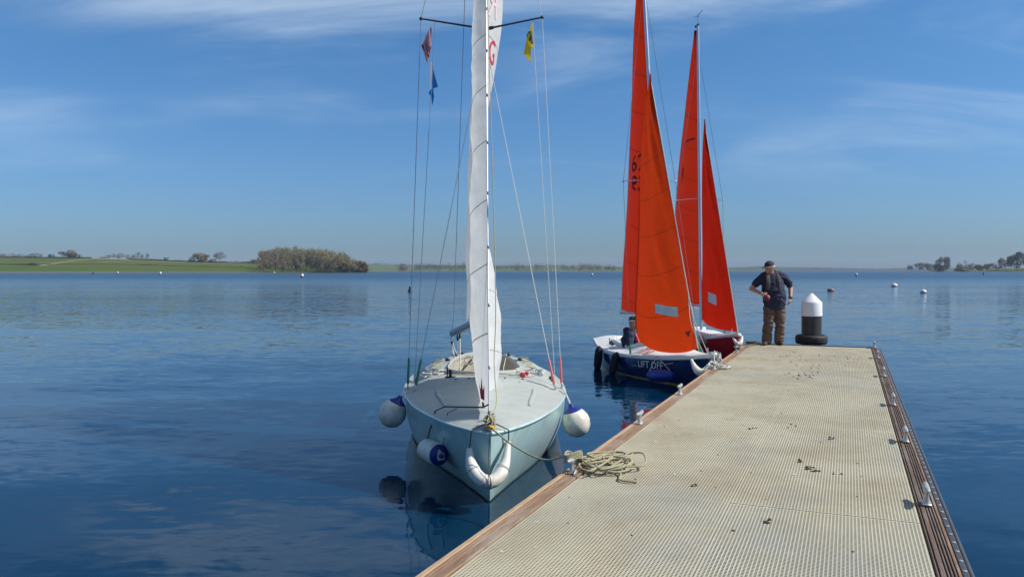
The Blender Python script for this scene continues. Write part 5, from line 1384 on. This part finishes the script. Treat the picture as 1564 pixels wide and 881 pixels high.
def hand(wrist, d, thumb, curl, s=1.0):
    """palm, four fingers and a thumb as tubes; d = finger direction, thumb = side of the thumb, curl = direction the fingers bend to"""
    w = Vector(wrist); d = Vector(d).normalized(); th = Vector(thumb).normalized(); cu = Vector(curl).normalized(); out = []
    k = w + d*.085*s
    out.append(('tube', [w, w + d*.045*s, k], [(.028*s, .019*s), (.040*s, .019*s), (.040*s, .017*s)], tuple(th)))
    for i, (o_, l) in enumerate(((.030, .068), (.010, .078), (-.011, .072), (-.031, .056))):
        b = k + th*o_*s - d*.006*s; m1 = b + d*l*.55*s + cu*l*.22*s; e = m1 + d*l*.22*s + cu*l*.42*s
        out.append(('tube', [b, m1, e], [.0098*s, .0090*s, .0078*s]))
    b = w + d*.03*s + th*.030*s; m1 = b + d*.030*s + th*.028*s; e = m1 + d*.032*s + cu*.012*s + th*.004*s
    out.append(('tube', [b, m1, e], [.0125*s, .0108*s, .009*s]))
    return out
base = G(1182, 526.5, DZ); man = empty('person', (base.x, base.y, DZ + .003), 0.0); man.scale = (1.07, 1.07, 1.0)
tag(man, 'standing person in navy shirt, brown trousers and dark cap at the end of the pontoon', 'person')
fd = Vector((-.78, -.58, -.22)).normalized(); hc = Vector((-.125, -.09, 1.575)); sd_ = Vector((0, 0, 1)).cross(fd).normalized(); upv = fd.cross(sd_).normalized()
if upv.z < 0: upv = -upv
el, wl = Vector((-.43, .02, 1.135)), Vector((-.285, -.16, 1.035))
er, wr_ = Vector((.325, .05, 1.15)), Vector((.283, -.07, .945))
parts = [('ball', hc, (.078, .092, .112)), ('ball', hc + fd*.045 - upv*.045, (.055, .055, .06)), ('ball', hc - fd*.035 + upv*.02, (.078, .082, .088)),
         ('tube', [hc + fd*.085 + upv*.015, hc + fd*.112 - upv*.018, hc + fd*.098 - upv*.028], [.010, .0145, .013]),
         ('ball', hc + fd*.088 - upv*.062, (.022, .022, .010)), ('ball', hc + fd*.082 - upv*.090, (.026, .026, .022)),
         ('tube', [(-.075, -.03, 1.40), (-.10, -.06, 1.49), hc - upv*.04 - fd*.02], [.066, .060, .058]),
         ('tube', [(-.29, .01, 1.29), (-.34, .02, 1.24), el], [.048, .047, .043]), ('tube', [el, lerp(el, wl, .4), wl], [.043, .041, .029]),
         ('tube', [(.24, .02, 1.31), (.285, .03, 1.26), er], [.048, .047, .043]), ('tube', [er, lerp(er, wr_, .4), wr_], [.043, .041, .029])]
for sg in (-1, 1): parts += [('ball', hc + sd_*sg*.080 - fd*.008 - upv*.008, (.016, .018, .031)), ('ball', hc + fd*.078 + sd_*sg*.032 + upv*.004, (.012, .012, .008))]
dl = (Vector((-.20, -.235, .985)) - wl).normalized()
parts += hand(wl, dl, (.3, .2, .9), (.75, .45, -.5)); dr2 = Vector((-.12, -.10, -1)); parts += hand(wr_, dr2, (-.62, -.75, .1), (-.55, .2, .1), 1.02)
blend('body', parts, .0075, MT['skin'], man, 3)
blend('trousers', [('ball', (0, .01, .86), (.175, .14, .15)),
    ('tube', [(-.085, .0, .86), (-.105, -.03, .66), (-.115, -.045, .46), (-.13, .0, .26), (-.135, .02, .07)], [.118, .108, .094, .088, .092]),
    ('tube', [(.085, .0, .86), (.098, -.02, .66), (.10, -.035, .46), (.105, .0, .26), (.105, .02, .07)], [.118, .108, .094, .088, .092])], .013, MT['trousers'], man, 3, .022)
blend('shirt', [('tube', [(.0, .0, .74), (0, -.01, .84), (-.005, -.03, .98), (-.02, -.03, 1.10), (-.045, -.02, 1.24), (-.065, -.01, 1.36), (-.075, -.02, 1.44), (-.085, -.03, 1.475)],
    [(.200, .160), (.214, .182), (.216, .200), (.212, .188), (.208, .158), (.195, .130), (.13, .10), (.07, .07)], (1, 0, 0)),
    ('tube', [(-.185, -.01, 1.395), (-.285, .01, 1.30), (-.365, .02, 1.215)], [.088, .082, .072]), ('tube', [(.07, -.01, 1.41), (.205, .015, 1.36), (.295, .035, 1.225)], [.088, .088, .074])], .012, MT['navy_shirt'], man, 5, .016)
for sg, (fx, dx) in ((-1, (-.145, -.07)), (1, (.112, -.01))):
    blend('shoe', [('tube', [(fx, .075, .045), (fx + dx*.3, .0, .05), (fx + dx*.8, -.10, .04), (fx + dx*1.2, -.165, .034)], [(.040, .040), (.045, .042), (.050, .036), (.036, .028)], (1, 0, 0)), ('ball', (fx, .06, .05), (.042, .045, .048)), ('ball', (fx + dx*1.2, -.165, .034), (.038, .03, .03))], .009, MT['shoe'], man, 3)
# cap, sunglasses, hair
m_ = MB(); vs = []; NR, NA = 7, 20
for i in range(NR + 1):
    th_ = i/NR*math.pi/2*1.02
    for k in range(NA):
        a = 2*math.pi*k/NA; p = hc - fd*.012 + upv*(.038 + .088*math.cos(th_)) + (fd*math.cos(a)*.104 + sd_*math.sin(a)*.090)*math.sin(th_); vs.append(p)
m_.add(vs, [(i*NA + k, (i+1)*NA + k, (i+1)*NA + (k+1) % NA, i*NA + (k+1) % NA) for i in range(NR) for k in range(NA)]); cap = m_.build('cap', MT['cap'], man)
m_ = MB(); pe = []
for i in range(5):
    for k in range(9):
        a = lerp(-1.15, 1.15, k/8); r0 = .092 + .075*i/4*math.cos(a*.85)
        pe.append(hc - fd*.012 + upv*(.036 - .018*i/4 - .012*abs(a)*i/4) + fd*math.cos(a)*r0*1.06 + sd_*math.sin(a)*r0*.92)
n_ = len(pe); pe2 = pe + [p - upv*.006 for p in pe]
fs = [(i*9+k, i*9+k+1, (i+1)*9+k+1, (i+1)*9+k) for i in range(4) for k in range(8)]; fs += [tuple(q + n_ for q in reversed(f_)) for f_ in fs]
m_.add(pe2, fs); m_.build('peak', MT['cap_peak'], cap)
m_ = MB()
for sg in (-1, 1): m_.ball(hc + fd*.086 + sd_*sg*.033 + upv*.012, (.030, .030, .020), 10, 8); m_.tube([hc + fd*.08 + sd_*sg*.055 + upv*.015, hc + sd_*sg*.085 + upv*.016], .006, n=5)
m_.build('sunglasses', MT['black'], man)
blend('hair', [('ball', hc - fd*.045 + upv*.005, (.083, .083, .060)), ('ball', hc - fd*.03 + sd_*.055 + upv*.004, (.03, .03, .035)), ('ball', hc - fd*.03 - sd_*.055 + upv*.004, (.03, .03, .035))], .009, MT['hair'], man, 2)
# lifejacket harness
m_ = MB(); m_.tube(spline([(-.175, -.165, 1.12), (-.17, -.165, 1.28), (-.16, -.10, 1.42), (-.12, .03, 1.50), (-.03, .03, 1.51), (.005, -.075, 1.45), (.015, -.165, 1.30), (.02, -.19, 1.14)], 6), [(.042, .022)]*43, n=8, up=(1, 0, 0)); m_.build('lifejacket', MT['harness_grey'], man)
m_ = MB(); m_.tube([Vector((-.03 + .215*math.cos(a), -.03 + .185*math.sin(a), 1.10)) for a in [k*2*math.pi/28 for k in range(28)]], [(.020, .006)]*28, n=6, closed=True, up=(0, 0, 1)); m_.tube([(.03, -.20, 1.10), (.05, -.205, .95), (.045, -.19, .80)], [(.014, .006), (.02, .01), (.014, .006)], n=6); m_.box((.025, -.218, 1.10), (.05, .02, .05), bev=.005); m_.build('belt', MT['harness'], man)
m_ = MB(); wd = (wr_ - er).normalized(); c_ = wr_ - wd*.015; u_ = wd.orthogonal().normalized(); v_ = wd.cross(u_); m_.tube([c_ + (u_*math.cos(a) + v_*math.sin(a))*.034 for a in [k*2*math.pi/18 for k in range(18)]], [(.011, .006)]*18, n=6, closed=True, up=tuple(wd)); m_.box(c_ + Vector((.01, -.037, 0)), (.032, .014, .032), bev=.005); m_.build('watch', MT['black'], man)
hp = Vector(man.location) + Vector((-.219, -.251, .965))
root = empty('hand_held_pouch', hp - Vector((0, 0, .06))); tag(root, 'dark red pouch with dangling cord held in the standing person\'s hand', 'pouch')
m_ = MB(); m_.lathe([(.018, .0), (.040, .008), (.052, .035), (.050, .07), (.040, .095), (.026, .104), (.024, .118), (0, .12)], n=14, axis=(-.15, -.1, 1)); m_.v = [Vector((v.x, v.y*.7, v.z)) for v in m_.v]; m_.build('pouch', MT['red_cloth'], root)
m_ = MB(); m_.tube(spline([(.0, -.01, .02), (.02, -.015, -.06), (.0, -.01, -.14), (-.01, -.01, -.22)], 6), .006, n=5); m_.build('cord', MT['black'], root)

# person sitting in the dark blue boat, partly behind the jib
sp_ = B.M @ Vector((-.36, 3.42, 0)); sit = empty('person', (sp_.x, sp_.y, .40), 0.0); tag(sit, 'seated person in dark hooded jacket and cap behind the blue boat\'s jib', 'person')
tgt = D(965, 493, sp_.y) - Vector(sit.location); hx, hz = tgt.x + .03, tgt.z
hs = Vector((hx, -.02, hz)); fs_ = Vector((.85, -.45, -.15)).normalized(); ss_ = Vector((0, 0, 1)).cross(fs_).normalized()
blend('body', [('ball', hs, (.085, .09, .112)), ('ball', hs + fs_*.04 + Vector((0, 0, -.05)), (.055, .055, .06)), ('tube', [hs + fs_*.09, hs + fs_*.11 + Vector((0, 0, -.03))], [.010, .014]), ('tube', [(hx - .06, .03, hz - .24), hs + Vector((0, 0, -.06))], [.06, .058])] +
      [('ball', hs + ss_*sg*.083, (.016, .018, .03)) for sg in (-1, 1)] +
      [('tube', [(hx - .02, -.24, hz - .58), (hx + .24, -.34, hz - .50)], [.04, .03])] + hand((hx + .24, -.34, hz - .50), (1, -.1, .1), (0, .2, 1), (.2, 0, -1)) +
      [('tube', [(hx + .05, .20, hz - .58), (hx + .30, .22, hz - .50)], [.04, .03])] + hand((hx + .30, .22, hz - .50), (1, .1, .1), (0, -.2, 1), (.2, 0, -1)), .009, MT['skin'], sit, 3)
blend('jacket', [('tube', [(hx - .06, .02, .06), (hx - .09, .02, .22), (hx - .08, .03, hz - .34), (hx - .06, .02, hz - .20), (hx - .03, .01, hz - .12)], [(.19, .16), (.195, .165), (.20, .15), (.17, .12), (.08, .08)], (0, 1, 0)),
    ('tube', [(hx - .08, -.17, hz - .24), (hx - .10, -.26, hz - .45), (hx + .0, -.27, hz - .58), (hx + .14, -.32, hz - .54)], [.08, .074, .066, .052]), ('tube', [(hx - .07, .19, hz - .24), (hx - .06, .26, hz - .46), (hx + .05, .24, hz - .58), (hx + .2, .22, hz - .54)], [.08, .074, .066, .052]),
    ('ball', (hx - .12, .02, hz - .16), (.09, .10, .075))], .013, MT['navy_shirt'], sit, 4, .016)
blend('trousers', [('ball', (hx - .05, .02, .06), (.17, .18, .11)), ('tube', [(hx - .03, -.10, .06), (hx + .34, -.12, .09), (hx + .42, -.12, -.26)], [.10, .08, .06]), ('tube', [(hx - .03, .12, .06), (hx + .34, .14, .09), (hx + .42, .14, -.26)], [.10, .08, .06])], .013, MT['harness'], sit, 4)
m_ = MB(); m_.lathe([(.098, .0), (.102, .03), (.096, .07), (.07, .105), (.03, .122), (0, .125)], n=18, c=hs + Vector((0, 0, .02))); m_.build('cap', MT['cap'], sit)
m_ = MB(); m_.lathe([(.103, .012), (.1055, .016), (.1055, .036), (.103, .040)], n=18, c=hs + Vector((0, 0, .02))); m_.build('cap_band', MT['flag_white'], sit)
m_ = MB(); m_.tube(spline([(hx + .02, -.14, hz - .22), (hx + .07, -.16, hz - .34), (hx + .09, -.14, hz - .46)], 5), [(.05, .03)]*11, n=8, up=(0, 1, 0)); m_.tube(spline([(hx + .03, .14, hz - .22), (hx + .08, .16, hz - .34), (hx + .09, .14, hz - .46)], 5), [(.05, .03)]*11, n=8, up=(0, 1, 0)); m_.build('buoyancy_aid', MT['pink_cloth'], sit)

# ---------------------------------------------------------------- buoys and far boats
def buoy(px, py, wpx, kind, label, group=None):
    """py = waterline in the picture"""
    p = G(px, py, 0.0); r = wpx/2/F*p.y; root = empty('mooring_buoy', (p.x, p.y, -r*.35)); tag(root, label, 'buoy', group)
    z0 = r*.35
    if kind == 'round':
        m_ = MB(); m_.lathe([(0, -.2*r), (.7*r, -.1*r), (r, z0*.9), (r*1.0, z0 + .25*r)], n=18); m_.build('base', MT['buoy_dark'], root)
        m_ = MB(); m_.lathe([(r*1.0, z0 + .255*r), (r*.92, z0 + .6*r), (r*.62, z0 + .95*r), (r*.12, z0 + 1.1*r), (r*.1, z0 + 1.25*r), (0, z0 + 1.26*r)], n=18); m_.build('top', MT['buoy_white'], root)
    elif kind == 'flat':
        m_ = MB(); m_.lathe([(0, -.2*r), (.8*r, -.1*r), (r, z0), (r*1.0, z0 + .22*r)], n=18); m_.build('base', MT['buoy_dark'], root)
        m_ = MB(); m_.lathe([(r*1.0, z0 + .225*r), (r*.98, z0 + .6*r), (r*.86, z0 + .78*r), (0, z0 + .82*r)], n=18); m_.build('top', MT['buoy_orange'], root)
    elif kind == 'dark':
        m_ = MB(); m_.lathe([(0, -.2*r), (r, -.1*r), (r, z0 + .7*r), (r*.7, z0 + 1.1*r)], n=14); m_.build('base', MT['buoy_dark'], root)
        m_ = MB(); m_.lathe([(r*.45, z0 + 1.1*r), (r*.55, z0 + 1.9*r), (r*.5, z0 + 2.4*r), (0, z0 + 2.5*r)], n=14); m_.build('top', MT['buoy_dark'], root)
    else:
        m_ = MB(); m_.lathe([(0, -.2*r), (r, 0), (r, z0 + .9*r)], n=14); m_.build('base', MT['buoy_dark'], root)
        m_ = MB(); m_.lathe([(r*.95, z0 + .9*r), (r*.8, z0 + 2.2*r), (0, z0 + 2.5*r)], n=14); m_.build('top', MT['buoy_white'], root)
buoy(1268.5, 444.5, 9.5, 'flat', 'flat faded orange buoy on the water right of the standing person')
buoy(1366, 437.5, 9, 'round', 'white buoy with dark base, left of the pair on the right')
buoy(1410.5, 447, 9, 'round', 'white buoy with dark base, nearest on the right')
buoy(1308, 421.5, 3.6, 'tall', 'tiny white and dark buoy far out above the mooring pile')
buoy(1502, 419.5, 2.6, 'dark', 'tiny dark buoy far out near the right bank')
buoy(626, 445, 6, 'dark', 'dark buoy with a knob seen through the left shrouds of the pale blue boat')
buoy(461.5, 424, 5, 'tall', 'small white and black buoy in front of the wooded point')
buoy(245, 419.5, 3.6, 'tall', 'small white buoy off the middle of the left meadow')
buoy(180, 418, 2.6, 'tall', 'tiny white buoy left of the one off the middle of the meadow')
buoy(142, 419, 2.8, 'dark', 'tiny dark buoy farthest left off the meadow')
buoy(419, 418, 2.2, 'tall', 'tiny white buoy just left of the wooded point')
buoy(904.5, 421, 3.0, 'tall', 'small white buoy left of the orange mainsail')
def yacht(px, Y, hpx, label, sails=True):
    p = Vector(((px - CX)/F*Y, Y, 0)); k = hpx/F*Y; root = empty('distant_boat', p); tag(root, label, 'boat')
    m_ = MB(); m_.add([Vector((x, y, z)) for x, y, z in ((-.32*k, 0, -.1), (.30*k, -.09*k, -.1), (.30*k, .09*k, -.1), (-.42*k, 0, .09*k), (.33*k, -.12*k, .08*k), (.33*k, .12*k, .08*k))], [(0, 1, 4, 3), (0, 3, 5, 2), (1, 2, 5, 4), (3, 4, 5), (0, 2, 1)]); m_.build('hull', MT['white_gel'], root, smooth=False)
    if sails:
        m_ = MB(); m_.add([(0, 0, .12*k), (.30*k, .12*k, .14*k), (.02*k, .02*k, k)], [(0, 1, 2)]); m_.build('mainsail', MT['white_main'], root, smooth=False)
        m_ = MB(); m_.add([(-.03*k, 0, .12*k), (-.36*k, .02*k, .10*k), (-.0*k, 0, .82*k)], [(0, 1, 2)]); m_.build('jib', MT['white_main'], root, smooth=False)
        m_ = MB(); m_.tube([(0, 0, .05*k), (.02*k, 0, 1.02*k)], .008*k, n=5); m_.build('mast', MT['alu'], root)
    else:
        m_ = MB(); m_.box((.05*k, 0, .18*k), (.3*k, .16*k, .2*k), bev=.03*k); m_.build('cabin', MT['white_gel'], root, smooth=False)
yacht(843, 1150, 7.5, 'tiny white-sailed yacht in front of the long far wood')
yacht(879, 1150, 7.5, 'second tiny white-sailed yacht, nearer the orange sails')
yacht(856, 1250, 5, 'tiny white motor boat between the two far yachts', False)
yacht(834, 1250, 5, 'tiny motor boat just left of the far yachts', False)

# ---------------------------------------------------------------- air
m_ = MB(); m_.box((400, 2250, 34), (8600, 4900, 70.0))
hz = m_.build('haze', bpy.data.materials.new('haze_air'), smooth=False, kind='stuff')
hm = hz.data.materials[0]; hm.use_nodes = True; nt = hm.node_tree; nt.nodes.clear()
pv = nt.nodes.new('ShaderNodeVolumePrincipled'); ho = nt.nodes.new('ShaderNodeOutputMaterial')
pv.inputs['Color'].default_value = (0.72, 0.84, 1.0, 1); pv.inputs['Density'].default_value = 0.00009; pv.inputs['Anisotropy'].default_value = 0.0
nt.links.new(pv.outputs[0], ho.inputs['Volume'])
tag(hz, 'thin blue haze over the whole lake', 'haze')
